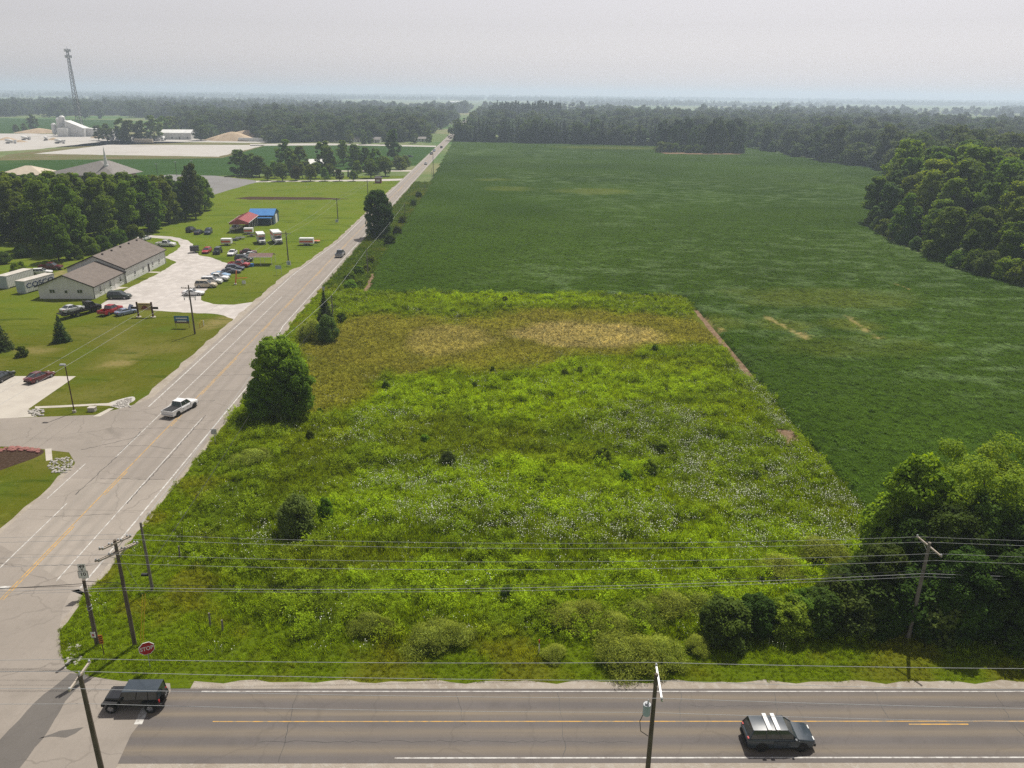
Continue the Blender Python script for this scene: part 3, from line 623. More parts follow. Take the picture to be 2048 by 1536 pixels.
grid_mesh('soybean_canopy', -66, 246, 330.2, 792.2, 1.5, far_b, lambda x, y: .55 + .2 * RNG.random(len(x)), lambda x, y: bean_col(x, y) * .85, 'bean_canopy', 'stuff')
bean = [weed('bean_plant', 40 + k, 'bean_leaf', 46, .8, .5, .085, .3) for k in range(4)]
def pts_in(x0, x1, y0, y1, n, f):
    x = RNG.uniform(x0, x1, n); y = RNG.uniform(y0, y1, n); k = f(x, y); return x[k], y[k]
x, y = pts_in(-45, 175, 66, 330, 150000, lambda x, y: near_b(x, y) & (RNG.random(len(x)) < np.clip((340 - y) / 220, .0, 1)))
skip = np.zeros(len(x), bool)
for (ax_, ay_), (bx_, by_), w_ in STREAKS:
    t = np.clip(((x - ax_) * (bx_ - ax_) + (y - ay_) * (by_ - ay_)) / ((bx_ - ax_) ** 2 + (by_ - ay_) ** 2), 0, 1); skip |= np.hypot(x - ax_ - t * (bx_ - ax_), y - ay_ - t * (by_ - ay_)) < w_ * RNG.uniform(.3, 1.5, len(x))
x, y = x[~skip], y[~skip]
scatter('soybean_plants', bean, np.stack([x, y, .08 + .15 * RNG.random(len(x))], 1), RNG.uniform(0, 6.3, len(x)), RNG.uniform(.7, 1.1, len(x)), tint=bean_col(x, y) * 1.95 * RNG.uniform(.6, 1.45, (len(x), 1)), label='dense low rows of dark green soybean plants', tilt=.12)
sheet('field_margin', [(39.3, 122), (40.3, 122), (40.7, 130), (40.6, 158), (40.4, 166), (39.6, 166), (39.2, 150)], .025, 'soil', sub=1.2, jitter=.25)
sheet('field_margin', [G(724, 590), G(737, 588), G(752, 548), G(744, 548)], .025, 'soil', sub=1, jitter=.3)
sheet('field_margin', GP([(1310, 304), (1330, 309.5), (1400, 310.5), (1478, 310.5), (1490, 308), (1400, 305)]), .7, 'soil')

# ================================================================== WEEDY LOT AND VERGES
def wl_in(x, y):
    """inside the overgrown lot: east of the north road, north of the cross road, west and south of the beans"""
    ro = np.where(y < 122, 7.1, np.where(y < 152, 7.0 - 3.1 * (y - 122) / 30, 3.9)); ok = (x > xc(y) + ro + .35 + .3 * np.sin(y * .9)) & (y > 50.2 + .0145 * x + .2 * np.sin(x * 1.7) * np.sin(x * .41)) & ~inpoly(x, y, [(p.x, p.y) for p in ap])
    east = np.where(y < 178, 39.6 - .8 * np.sin(y * .21) * np.sin(y * .07) ** 2 - np.where(y > 124, .55, 0), xc(y) + 13.5 + (y - 178) * .004)
    return ok & (x < np.where(y < 72, 80, east)) & ~inpoly(x, y, patch_poly)
def blob(x, y, px, py, rx, ry, seed=0, edge=.5):
    q = G(px, py); d = ((x - q.x) / rx) ** 2 + ((y - q.y) / ry) ** 2; return np.clip((1.25 - d + (fnoise(x, y, 7, 30 + seed) - .5) * 2 * edge) * 1.6, 0, 1)
def wmask(x, y):
    dry = np.maximum.reduce([blob(x, y, 1150, 662, 22, 16, 1), blob(x, y, 900, 690, 24, 17, 2), blob(x, y, 700, 720, 8, 26, 3) * .9, blob(x, y, 1330, 660, 13, 12, 4), blob(x, y, 760, 680, 14, 18, 5)])
    brown = np.maximum.reduce([blob(x, y, 860, 870, 6, 8, 6), blob(x, y, 1000, 890, 7, 6, 7), blob(x, y, 700, 1120, 8, 2.4, 8), blob(x, y, 1320, 735, 9, 5, 9), blob(x, y, 640, 880, 5, 7, 10), blob(x, y, 1120, 915, 5, 4, 11), blob(x, y, 620, 960, 6, 6, 12) * .7]) * .8
    lime = np.maximum.reduce([blob(x, y, 950, 800, 22, 9, 13), blob(x, y, 1250, 760, 18, 10, 14), blob(x, y, 1100, 970, 16, 8, 15), blob(x, y, 1500, 1150, 14, 9, 16), blob(x, y, 1000, 1180, 16, 4, 17), blob(x, y, 760, 1000, 9, 8, 18), blob(x, y, 1000, 600, 26, 5, 19)])
    verge = np.maximum(np.clip((56.5 + .0145 * x - y + (fnoise(x, y, 5, 40) - .5) * 3) * .5, 0, 1), np.clip((xc(y) + 13.5 - x + (fnoise(x, y, 6, 41) - .5) * 4) * .35, 0, 1) * np.clip((100 - y) / 20, 0, 1))
    verge = np.maximum(verge, np.clip((xc(y) + 9 - x) * .5, 0, 1)); verge = np.maximum(verge, np.clip(((-20 - x) + (62 - y)) * .12, 0, 1))
    flow = np.maximum.reduce([blob(x, y, 1130, 1040, 14, 5, 20), blob(x, y, 1500, 960, 12, 10, 21), blob(x, y, 1600, 1040, 8, 8, 22), blob(x, y, 1280, 850, 12, 8, 23) * .8, blob(x, y, 860, 960, 9, 8, 24) * .55, blob(x, y, 740, 860, 8, 8, 25) * .4, blob(x, y, 560, 1080, 3.5, 2.5, 26) * .7, blob(x, y, 1540, 800, 3, 18, 27) * 1.0, blob(x, y, 960, 1030, 14, 5, 28) * .8, blob(x, y, 1420, 900, 14, 9, 29) * .7])
    flow = np.maximum(flow, .06 * np.ones_like(flow)) * np.clip(.25 + 1.5 * (fnoise(x, y, 3.0, 50) - .28), 0, 1) * (1 - dry)
    return dry, brown, lime, verge, flow
def wl_col(x, y):
    dry, brown, lime, verge, flow = wmask(x, y); n = fnoise(x, y, 3.2, 61)[:, None]; n2 = fnoise(x, y, 14, 62)[:, None]
    c = np.array([.072, .128, .014]) * (1 - n) + np.array([.125, .195, .022]) * n
    c = c * (1 - .55 * np.clip((n2 - .5) * 4, 0, 1)) + np.array([.068, .115, .014]) * .55 * np.clip((n2 - .5) * 4, 0, 1)
    def to(c, col, w): return c * (1 - w[:, None]) + np.array(col) * w[:, None]
    c = to(c, (.135, .222, .018), lime * .85); c = to(c, (.095, .105, .03), brown * .25)
    tw = np.clip(np.maximum(blob(x, y, 1175, 668, 15, 9, 33), .55 * blob(x, y, 900, 680, 9, 10, 34)), 0, 1)[:, None]; d = np.array([.125, .138, .05]) * (1 - tw) + np.array([.205, .205, .15]) * tw; d = d * (1.0 + .65 * n)
    c = c * (1 - .85 * dry[:, None]) + d * .85 * dry[:, None]
    c = to(c, (.112, .186, .014), verge * .88); c = to(c, (.15, .15, .035), verge * .5 * np.clip((fnoise(x, y, 4, 66) - .52) * 6, 0, 1))
    return c * np.array([1.22, 1.06, .62])
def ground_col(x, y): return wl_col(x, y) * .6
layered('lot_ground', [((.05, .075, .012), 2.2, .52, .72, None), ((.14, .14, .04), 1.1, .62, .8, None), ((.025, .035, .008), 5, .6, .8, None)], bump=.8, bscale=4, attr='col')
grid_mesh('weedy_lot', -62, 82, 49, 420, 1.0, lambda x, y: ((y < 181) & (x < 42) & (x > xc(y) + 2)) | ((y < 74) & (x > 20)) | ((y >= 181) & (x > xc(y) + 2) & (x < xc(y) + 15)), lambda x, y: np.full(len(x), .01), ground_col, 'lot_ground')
W = {'grass': [tuft('grass_tuft', 70 + k, 'weed_leaf', 22, .42, .42, .022, .6) for k in range(3)],
     'tall': [tuft('tall_tuft', 80 + k, 'weed_leaf', 26, .85, .38, .026, .35) for k in range(3)],
     'weed': [weed('weed_plant', 90 + k, 'weed_leaf', 44, .7, .34, .062, .5) for k in range(4)],
     'big': [weed('weed_plant', 95 + k, 'weed_leaf', 90, 1.2, .45, .07, .5) for k in range(3)]}
x, y = pts_in(-62, 80, 50, 182, 330000, wl_in)
den = np.clip(1.25 - (y - 50) / 260, .5, 1); k = RNG.random(len(x)) < den; x, y = x[k], y[k]
dry, brown, lime, verge, flow = wmask(x, y); col = wl_col(x, y); u = RNG.random(len(x)); hn = fnoise(x, y, 2.4, 71)
kind = np.where(verge > u, 0, np.where((dry * 1.05 > u) | (brown * .4 > u), 1, 2))
kind = np.where((kind == 2) & (hn > .55) & (RNG.random(len(x)) < .22), 3, kind); kind = np.where((kind == 2) & (RNG.random(len(x)) < .12 + .75 * (fnoise(x, y, 9, 73) > .5)), 1, kind)
allm = W['grass'] + W['tall'] + W['weed'] + W['big']; st = np.array([0, 3, 6, 10]); ln = np.array([3, 3, 4, 3])
idx = st[kind] + (RNG.random(len(x)) * ln[kind]).astype(int)
sz = np.where(dry > .3, .62, 1.0) * np.array([.9, .72, .8, .85])[kind] * RNG.uniform(.65, 1.3, len(x)) * (.45 + 1.15 * hn)
sz *= np.where(kind == 0, .62, 1.0); lo = np.clip((53.5 + .0145 * x - y) * .4, 0, 1); sz *= 1 - .35 * lo
scatter('weed_cover', allm, np.stack([x, y, np.full(len(x), .0)], 1), RNG.uniform(0, 6.3, len(x)), sz, idx, col * 1.62 * RNG.uniform(.4, 1.6, (len(x), 1)), 'tall mixed weeds and grasses covering the vacant corner lot', tilt=.15)
x, y = pts_in(-62, 80, 50, 180, 260000, wl_in); dry, brown, lime, verge, flow = wmask(x, y)
k = RNG.random(len(x)) < flow * .2 * (1 - .8 * verge); x, y = x[k], y[k]
fl = [umbel('flower_heads', 110 + i, 'petal', 8, .95, .5, .036) for i in range(4)]
scatter('wildflowers', fl, np.stack([x, y, np.zeros(len(x))], 1), RNG.uniform(0, 6.3, len(x)), RNG.uniform(.7, 1.2, len(x)), label='flat white wildflower heads scattered through the weeds')
# roadside grass further north and along the west edge of the road
x, y = pts_in(-62, -30, 182, 420, 26000, lambda x, y: (x > xc(y) + 4.4) & (x < xc(y) + 14.2)); u = fnoise(x, y, 6, 75)
c = np.array([.085, .14, .02])[None] * (.8 + .6 * u[:, None]); c[:, 0] += .04 * np.clip((u - .5) * 4, 0, 1)
scatter('roadside_grass', W['tall'] + W['weed'], np.stack([x, y, np.zeros(len(x))], 1), RNG.uniform(0, 6.3, len(x)), RNG.uniform(.5, 1.2, len(x)), tint=c, label='rough grass and weeds between the road and the crop')

# ================================================================== FAR WOODS (read as one mass)
far_t = []
for k in range(5):
    cm, C, R = crown('far_tree', 200 + k, [21, 23, 19, 24, 17][k], [6.2, 6.8, 6.4, 5.4, 5.6][k], 1.0, 'leaf_far', nl=16, per=70, leaf=.8, shape=['round', 'oval', 'dome', 'oval', 'bush'][k], lobe=(.34, .55)); far_t.append(cm)
cone_f = []
for k in range(2):
    conifer_kind('tmp', 220 + k, 20, 3.6, 'leaf_spruce', 11, 60, .9, 1.0); cone_f.append(TREES['tmp'][1])
def wood(name, poly, sp, label, keep=None, meshes=far_t, smin=.55, smax=.92, zoff=0):
    xs = [p[0] for p in poly]; ys = [p[1] for p in poly]; X, Y = np.meshgrid(np.arange(min(xs), max(xs), sp), np.arange(min(ys), max(ys), sp)); X = X.ravel() + RNG.uniform(-.45, .45, X.size) * sp; Y = Y.ravel() + RNG.uniform(-.45, .45, Y.size) * sp
    k = inpoly(X, Y, poly) & (np.abs(X) < .70 * Y + 120)
    if keep: k &= keep(X, Y)
    X, Y = X[k], Y[k]; s = RNG.uniform(smin, smax, len(X)) * (.85 + .35 * vnoise(X, Y, 60, 88))
    scatter(name, meshes, np.stack([X, Y, np.full(len(X), zoff)], 1), RNG.uniform(0, 6.3, len(X)), np.stack([s * RNG.uniform(1.1, 1.7, len(X)), s * RNG.uniform(1.1, 1.7, len(X)), s * RNG.uniform(.8, 1.15, len(X))], 1), label=label)
W2 = lambda pts: [(v.x, v.y) for v in GP(pts)]
offroad = lambda X, Y: (np.abs(X - xc(Y)) > 16) & ((fnoise(X, Y, 75, 141) > .4) | (Y < 900) & (fnoise(X, Y, 40, 143) > .3))
wood('woods', W2([(400, 281), (450, 270), (545, 285.5), (836, 283.5), (872, 268), (905, 246), (914, 240), (900, 233), (640, 231), (420, 233), (345, 236), (340, 240), (380, 262)]), 9.5, 'hazy broadleaf woods west of the road', offroad)
wood('woods', W2([(-250, 231), (120, 236), (236, 239), (340, 240), (400, 226), (200, 221), (-250, 217)]), 12, 'hazy woods behind the far crop field', offroad)
wood('woods', W2([(935, 270), (1100, 268), (1330, 276), (1482, 290), (1498, 295.5), (1592, 314.5), (1712, 332.5), (1768, 342.5), (1800, 334), (2350, 345), (2350, 262), (1900, 256), (1500, 245), (1250, 238), (1100, 234), (945, 237), (930, 246)]), 10, 'hazy broadleaf woods beyond the soybean field', lambda X, Y: offroad(X, Y) & ~((X > -20) & (X < 110) & (Y > 1000) & (Y < 1060)))
band = lambda th, sc, sd: (lambda X, Y: offroad(X, Y) & (fnoise(X, Y * 2.5, sc, sd) > th))
wood('woods', [(-1300, 1500), (1500, 1450), (2000, 2300), (-1900, 2350)], 13, 'hazy tree belts behind the nearer woods', band(.6, 260, 101), smin=.6, smax=1.0)
wood('pine_stand', W2([(985, 247), (1120, 248), (1120, 240), (985, 239)]), 9, 'dark stand of tall pines rising behind the field hedge', meshes=cone_f, smin=1.1, smax=1.4)
wood('woods', [(-2400, 2450), (2400, 2450), (2400, 3000), (-2400, 3000)], 15, 'far blue woods between open fields', band(.6, 380, 91))
wood('woods', [(-3400, 3600), (3400, 3600), (3400, 4400), (-3400, 4400)], 20, 'farther blue woods between open fields', band(.58, 520, 94))
wood('woods', [(-5000, 5400), (5000, 5400), (5000, 6300), (-5000, 6300)], 26, 'faint woods near the horizon', band(.54, 700, 97), smin=.8, smax=1.1)
wood('woods', [(-7600, 8300), (7600, 8300), (7600, 9000), (-7600, 9000)], 27, 'pale wooded skyline', band(.33, 900, 99), smin=1.0, smax=1.4)
wood('conifer_row', W2([(908, 283.5), (1090, 287.5), (1320, 292.5), (1320, 289), (1090, 284), (912, 280)]), 7.5, 'row of dark conifers along the far edge of the field', meshes=cone_f + far_t[:1], smin=.6, smax=1.0)

# ================================================================== HAZE
hz_m = bpy.data.materials.new('haze_air'); hz_m.use_nodes = True; hn_ = hz_m.node_tree.nodes; hl_ = hz_m.node_tree.links; hn_.remove(hn_['Principled BSDF'])
pv = hn_.new('ShaderNodeVolumePrincipled'); pv.inputs['Color'].default_value = (.70, .82, 1, 1); pv.inputs['Density'].default_value = .00024; pv.inputs['Anisotropy'].default_value = .42
hl_.new(pv.outputs[0], hn_['Material Output'].inputs['Volume'])
hb = MB().box(-R0 - 300, R0 + 300, -R0 - 300, R0 + 600, -1.0, 98).build('haze', hz_m); tag(hb, 'pale summer haze filling the air', kind='stuff')

# ================================================================== TREES
tree_kind('w0', 301, 20, 5.4, 1.2, 'leaf_wood', nl=60, per=140, leaf=.36, shape='round')
tree_kind('w1', 302, 20, 5.0, 1.0, 'leaf_wood', nl=60, per=140, leaf=.34, shape='oval')
tree_kind('w2', 303, 20, 5.8, 1.4, 'leaf_wood', nl=62, per=140, leaf=.36, shape='dome')
tree_kind('w3', 304, 20, 4.8, 1.0, 'leaf_wood_blue', nl=58, per=140, leaf=.34, shape='oval')
tree_kind('w4', 305, 20, 5.6, 1.0, 'leaf_mid', nl=60, per=140, leaf=.36, shape='round')
tree_kind('clump', 325, 20, 5.6, .4, 'leaf_dark', nl=60, per=140, leaf=.36, shape='dome')
tree_kind('clump2', 326, 20, 5.0, .4, 'leaf_spruce', nl=60, per=140, leaf=.36, shape='oval')
tree_kind('small', 306, 8, 2.6, 1.1, 'leaf_wood', r0=.14, nl=34, per=110, leaf=.24, shape='oval', lobe=(.25, .42))
tree_kind('small2', 307, 8, 2.4, 1.2, 'leaf_mid', r0=.14, nl=34, per=110, leaf=.24, shape='cone', lobe=(.25, .42))
tree_kind('brownish', 308, 8, 2.6, 1.3, 'leaf_brownish', r0=.14, nl=30, per=100, leaf=.24, shape='oval', lobe=(.25, .42))
tree_kind('bushy', 309, 4, 2.3, .1, 'leaf_wood', r0=.12, nl=60, per=160, leaf=.14, shape='bush', lobe=(.14, .32))
tree_kind('hedge', 329, 4, 2.3, .1, 'leaf_dark', r0=.12, nl=60, per=170, leaf=.14, shape='bush', lobe=(.14, .34))
tree_kind('bushy2', 310, 4, 2.3, .1, 'leaf_wood_blue', r0=.12, nl=46, per=220, leaf=.14, shape='dome', lobe=(.22, .4))
tree_kind('bushgreen', 311, 4, 2.2, .1, 'leaf_mid', r0=.1, nl=56, per=150, leaf=.13, shape='bush', lobe=(.13, .3))
tree_kind('willow', 312, 1.9, 1.8, .02, 'leaf_pale', r0=.04, nl=20, per=620, leaf=.1, shape='bush', lobe=(.16, .36), up=.1, aspect=.28, side=.8, rag=.5, reach=1.8)
tree_kind('willow2', 313, 1.9, 1.7, .02, 'leaf_pale', r0=.04, nl=16, per=720, leaf=.1, shape='cone', lobe=(.18, .38), up=.1, aspect=.28, side=.8, rag=.5, reach=1.8)
tree_kind('near_round', 314, 11, 4.2, .7, 'leaf_mid', r0=.24, nl=120, per=190, leaf=.2, shape='round', lobe=(.1, .3))
tree_kind('near_dark', 315, 11, 4.0, .5, 'leaf_dark', r0=.22, nl=120, per=180, leaf=.2, shape='oval', lobe=(.1, .3))
tree_kind('near_lime', 316, 13, 4.6, 1.0, 'leaf_lime', r0=.26, nl=110, per=180, leaf=.24, shape='dome', lobe=(.1, .28))
tree_kind('near_locust', 317, 13, 4.8, 1.2, 'leaf_mid', r0=.26, nl=110, per=280, leaf=.13, shape='vase', lobe=(.14, .28), up=.7)
conifer_kind('spruce', 318, 5, 1.75, 'leaf_spruce', 18, 150, .17, .2)
conifer_kind('cedar', 319, 6, 1.5, 'leaf_spruce', 18, 150, .17, .15)
def px_h(px, py, top):
    """height of a thing whose foot is at pixel row py and whose top at row top"""
    p = G(px, py); lo, hi = 0.0, 120.0
    for _ in range(40):
        z = (lo + hi) / 2; v = Vector((p.x, p.y, z - CAM_H)); f = v.y * math.cos(PITCH) - v.z * math.sin(PITCH); u = v.y * math.sin(PITCH) + v.z * math.cos(PITCH)
        row = 768 + math.sin(ROLL) * v.x / f * FOCAL - math.cos(ROLL) * u / f * FOCAL
        if row > top: lo = z
        else: hi = z
    return lo
def poisson(poly, sp, n=6000, seed=1):
    r = random.Random(seed); xs = [p[0] for p in poly]; ys = [p[1] for p in poly]; out = []
    for _ in range(n):
        x, y = r.uniform(min(xs), max(xs)), r.uniform(min(ys), max(ys))
        if not inpoly(np.array([x]), np.array([y]), poly)[0]: continue
        if all((x - a) ** 2 + (y - b) ** 2 > sp * sp for a, b in out): out.append((x, y))
    return out
# wood behind the brown-roofed building
wl_poly = W2([(-140, 490), (62, 484), (100, 512), (150, 515), (195, 490), (250, 474), (300, 466), (345, 452), (383, 437), (412, 424), (408, 412), (330, 398), (200, 392), (-140, 396)])
for i, (x, y) in enumerate(sorted(poisson(wl_poly, 7.4, seed=5), key=lambda p: -p[1])):
    top = 44 - .0985 * y; h = min(max(top * random.uniform(.86, 1.04), 9), 20)
    tree('w%d' % random.choice([0, 1, 2, 0, 4, 3]), (x, y), h, 'broadleaf tree packed into the dark wood behind the brown-roofed building', group='trees of the wood behind the building', wid=random.uniform(.9, 1.15))
p = G(118, 522); tree('w2', p, 13, 'bushy tree bulging forward from the wood, behind the containers', wid=1.0)
p = G(392, 438); tree('w3', p, 20, 'tall dark tree at the right end of the wood by the grey gravel', wid=.8)
for px, py, h in ((240, 492, 5), (205, 502, 4.5), (178, 508, 5), (270, 482, 5), (150, 518, 4)):
    tree('bushy', G(px, py), h, 'low bush at the foot of the wood right behind the building', 'bush', 'bush', 'bushes behind the building')
# wood at the right edge of the soybeans
wr_poly = [(128.5, 287), (125.5, 250), (124.5, 214), (131, 190), (150, 172), (200, 190), (215, 300), (205, 345), (160, 330)]
for i, (x, y) in enumerate(sorted(poisson(wr_poly, 9.2, seed=9), key=lambda p: -p[1])):
    edge = min(1, max(0, (x - 124) / 30)); h = 13 + 13 * edge + random.uniform(-2.5, 3)
    tree('w%d' % random.choice([0, 1, 2, 4, 0, 3]), (x, y), h, 'broadleaf tree packed into the tall wood at the right edge of the soybeans', group='trees of the wood right of the soybeans', wid=random.uniform(.95, 1.25) * (1.15 if h < 17 else 1.0))
for k in range(17):
    t = k / 16; a = [(128, 286), (123.5, 250), (122.5, 213), (127, 193), (142, 178)]; s = t * 4; j = min(int(s), 3); f = s - j; x = a[j][0] + (a[j + 1][0] - a[j][0]) * f; y = a[j][1] + (a[j + 1][1] - a[j][1]) * f
    tree(random.choice(['bushy', 'bushy2', 'bushgreen']), (x + random.uniform(0, 2), y), random.uniform(3.5, 7), 'bush skirting the tall wood at the right edge of the soybeans', 'bush', 'bush', 'bushes skirting the right wood', wid=random.uniform(.9, 1.2))
wood('woods', [(206, 347), (300, 230), (480, 420), (700, 540), (245, 560), (238, 520), (212, 420)], 8.5, 'broadleaf woods behind the right wood', meshes=far_t, smin=.75, smax=1.1)
# clump standing in the field
for i, (x, y) in enumerate(sorted(poisson(isl_poly, 8.5, seed=3), key=lambda p: -p[1])):
    tree(random.choice(['clump', 'clump', 'clump2']), (x, y), random.uniform(18, 27), 'dark tree in the isolated clump standing in the soybean field', group='trees of the clump in the field', wid=random.uniform(.8, 1.05))
for k in range(12):
    p = G(1322 + k * 14, 306 + (1.5 if k > 3 else 0)); tree('bushy', p, random.uniform(6, 10), 'low bush at the foot of the clump standing in the field', 'bush', 'bush', 'bushes under the clump in the field')
# grove and yard trees beside the road
for px, py, top, k, w, lab in (
    (482, 351, 299, 'w0', 1.25, 'dense tree at the left end of the roadside grove'), (503, 353, 306, 'w1', 1.3, 'second dense tree from the left end of the grove'), (519, 354, 310, 'w3', 1.2, 'bluish tree ending the dense left part of the grove'),
    (572, 339, 279, 'w0', .95, 'tall tree rising over the left of the row of small trees'), (602, 340, 289, 'w2', .9, 'tall rounded tree behind the small trees, left of the gap'), (585, 349, 301, 'w1', .9, 'middle-sized tree in front of the tall pair in the grove'),
    (650, 343, 282, 'w1', 1.0, 'tall upright tree in the middle of the grove'), (663, 346, 300, 'w3', .9, 'dark tree tucked against the tall upright one'), (687, 331, 281, 'w4', .75, 'thin tall tree right of the gap in the grove'), (712, 336, 286, 'w2', .85, 'broad tall tree in the right half of the grove'),
    (733, 343, 294, 'w0', .9, 'leafy tree just left of the tallest tree of the grove'), (752, 348, 296, 'w1', .9, 'dark leafy tree in front of the tallest tree of the grove'), (788, 322, 257, 'w3', .85, 'tallest dark tree of the grove beside the road'), (798, 339, 312, 'bushy', 1.1, 'round bush at the right end of the grove'), (810, 333, 311, 'bushy2', 1.0, 'dark rounded shrub closest to the road in the grove'),
    (758, 474, 381, 'near_dark', .95, 'single dark tree standing right beside the long road')):
    tree(k, G(px, py), px_h(px, py, top), lab, wid=w * (1.35 if k[0] == 'w' else 1.0))
for i, (px, py, top, k) in enumerate(((536, 361, 332, 'small'), (550, 356, 322, 'small2'), (565, 362, 325, 'small'), (592, 361, 332, 'brownish'), (605, 357, 326, 'small2'), (621, 362, 328, 'small'), (632, 357, 324, 'small'), (650, 362, 335, 'small2'), (659, 357, 327, 'small'), (679, 362, 338, 'brownish'), (707, 362, 341, 'small'), (715, 356, 322, 'small2'), (742, 356, 317, 'small'), (771, 352, 312, 'small'))):
    tree(k, G(px, py), px_h(px, py, top), ['first', 'second', 'third', 'fourth', 'fifth', 'sixth', 'seventh', 'eighth', 'ninth', 'tenth', 'eleventh', 'twelfth', 'thirteenth', 'fourteenth'][i] + ' small tree from the left in the row along the church drive', 'ornamental_tree', group='row of small trees along the drive', wid=1.3)
tree('cedar', G(668, 353), 5.5, 'small dark columnar evergreen behind the row of small trees, left one', 'evergreen_shrub', 'shrub', wid=.6)
tree('cedar', G(697, 354), 5.5, 'small dark columnar evergreen behind the row of small trees, right one', 'evergreen_shrub', 'shrub', wid=.6)
# trees around the concrete plant
for i, (px, py, top) in enumerate(((68, 259, 228), (50, 264, 246), (33, 264, 248), (198, 281, 250), (215, 282, 247), (245, 282, 236), (262, 283, 238), (285, 283, 240), (310, 281, 231), (328, 276, 232), (345, 270, 231), (358, 268, 233), (402, 281, 238), (388, 274, 240))):
    tree('w%d' % (i % 4), G(px, py), px_h(px, py, top), ['hazy tree by the left edge of the plant, in the field', 'low tree left of the white silos', 'leftmost low tree beyond the gravel', 'tree just right of the white hopper building', 'tree left of the parked mixer trucks', 'first tree over the parked mixer trucks', 'second tree over the parked mixer trucks', 'third tree over the parked mixer trucks', 'tall tree over the mixer trucks, nearest the white shed', 'tree behind the left end of the white shed', 'dark tree behind the white shed', 'tree behind the right end of the white shed', 'pale green tree standing right of the white shed', 'tree between the white shed and the sand pile'][i], wid=1.5)
# lawn conifers and bushes
tree('spruce', G(124, 683), 5.0, 'dark conical spruce alone on the lawn below the tow truck', 'spruce_tree', wid=1.0)
tree('spruce', G(2, 700), 6.0, 'dark spruce cut by the left edge of the picture', 'spruce_tree', wid=1.1)
tree('bushy', G(45, 713), 1.9, 'small round bush on the lawn between the two spruces', 'bush', 'bush')
tree('bushy2', G(45, 514), 3.4, 'large round dark bush left of the wood', 'bush', 'bush', wid=1.25); tree('bushy2', G(8, 527), 3.2, 'dark bush at the left edge above the white trailer', 'bush', 'bush', wid=1.2)
tree('bushgreen', G(42, 555), 4.2, 'small green tree behind the white container', 'small_tree', wid=1.0)
tree('near_round', G(-28, 880), 8, 'leafy tree poking in at the left edge by the entrance', wid=.6)
# roadside clump on the weedy lot
tree('near_round', (-33.6, 105.5), 11.4, 'big leafy roadside tree leaning over the road edge line', wid=.95)
tree('near_round', (-31.2, 103.6), 9.0, 'dark tree pressed against the big roadside tree', wid=.9)
tree('near_round', G(528, 838), 6.2, 'dark bushy tree on the road side of the roadside clump', wid=1.05); tree('bushy', G(575, 838), 4.5, 'dark bush at the foot of the big roadside tree', 'bush', 'bush')
tree('cedar', G(651, 645), 6.5, 'dark pointed cedar beside the road at the lot corner', 'cedar_tree', wid=1.2); tree('bushy2', G(656, 683), 5.0, 'dark round cedar nearest the camera at the lot corner', 'cedar_tree', wid=.75)
tree('willow', G(622, 680), 3.6, 'olive feathery bush left of the round cedar', 'bush', 'bush', wid=.7); tree('bushy', G(683, 644), 2.0, 'small dark bush right of the pointed cedar', 'bush', 'bush')
tree('bushy2', G(598, 1066), 4.4, 'dark willow bush standing alone in the left of the lot', 'bush', 'bush', wid=.85); tree('bushgreen', G(653, 1046), 3.2, 'green sapling right of the lone dark willow bush', 'bush', 'bush', wid=.5)
tree('bushy2', G(895, 928), 1.7, 'grey-green round bush in the middle of the weedy lot', 'bush', 'bush', wid=1.1)
for i, (px, py, h, k, lab) in enumerate(((1205, 925, 3.0, 'bushgreen', 'bright green sapling left of the middle of the flower patch'), (1300, 950, 3.0, 'bushgreen', 'bright green sapling right of the middle of the flower patch'), (1250, 965, 2.4, 'bushgreen', 'lower bright green sapling between two others'), (1322, 905, 2.4, 'bushgreen', 'bright green sapling farthest right among the flowers'), (1080, 975, 2.2, 'bushgreen', 'green sapling left of the bright sapling group'), (1010, 604, 1.9, 'bushy', 'dark small bush at the top edge of the lot'), (772, 779, 1.9, 'bushy', 'dark small bush at the left edge of the green weeds'), (950, 775, 1.5, 'bushy', 'dark small bush nearest the dry patch, centre left'), (922, 780, 1.4, 'bushy', 'dark small bush just left of the centre one'), (985, 745, 1.5, 'bushy', 'dark small bush inside the dry patch edge'), (1160, 748, 2.0, 'bushy', 'largest dark bush along the lower edge of the dry patch'), (1130, 750, 1.7, 'bushgreen', 'green bush beside the largest dark bush'), (1240, 755, 1.4, 'bushgreen', 'green bush at the right of the dry patch edge'), (968, 792, 1.4, 'bushy', 'dark small bush below the centre one'), (1310, 705, 2.2, 'bushgreen', 'thin green sapling right of the dry patch'), (620, 880, 2.0, 'bushgreen', 'green bush below the roadside clump'), (640, 830, 1.6, 'bushy', 'dark little bush right of the roadside clump'), (850, 885, 1.7, 'bushy', 'dark little bush in the brownish weeds'), (1015, 1195, 1.8, 'bushy', 'dark bush under the wires, centre'), (1105, 1225, 1.9, 'bushgreen', 'green bush behind the pale shrubs'), (760, 1010, 1.5, 'bushgreen', 'green bush left of the daisies'), (905, 1025, 1.5, 'bushy', 'dark bush among the daisies'))):
    tree('bushgreen' if i < 5 or i % 3 else 'bushy', G(px, py), h * .72, lab, 'bush', 'bush', wid=random.uniform(.75, 1.1))
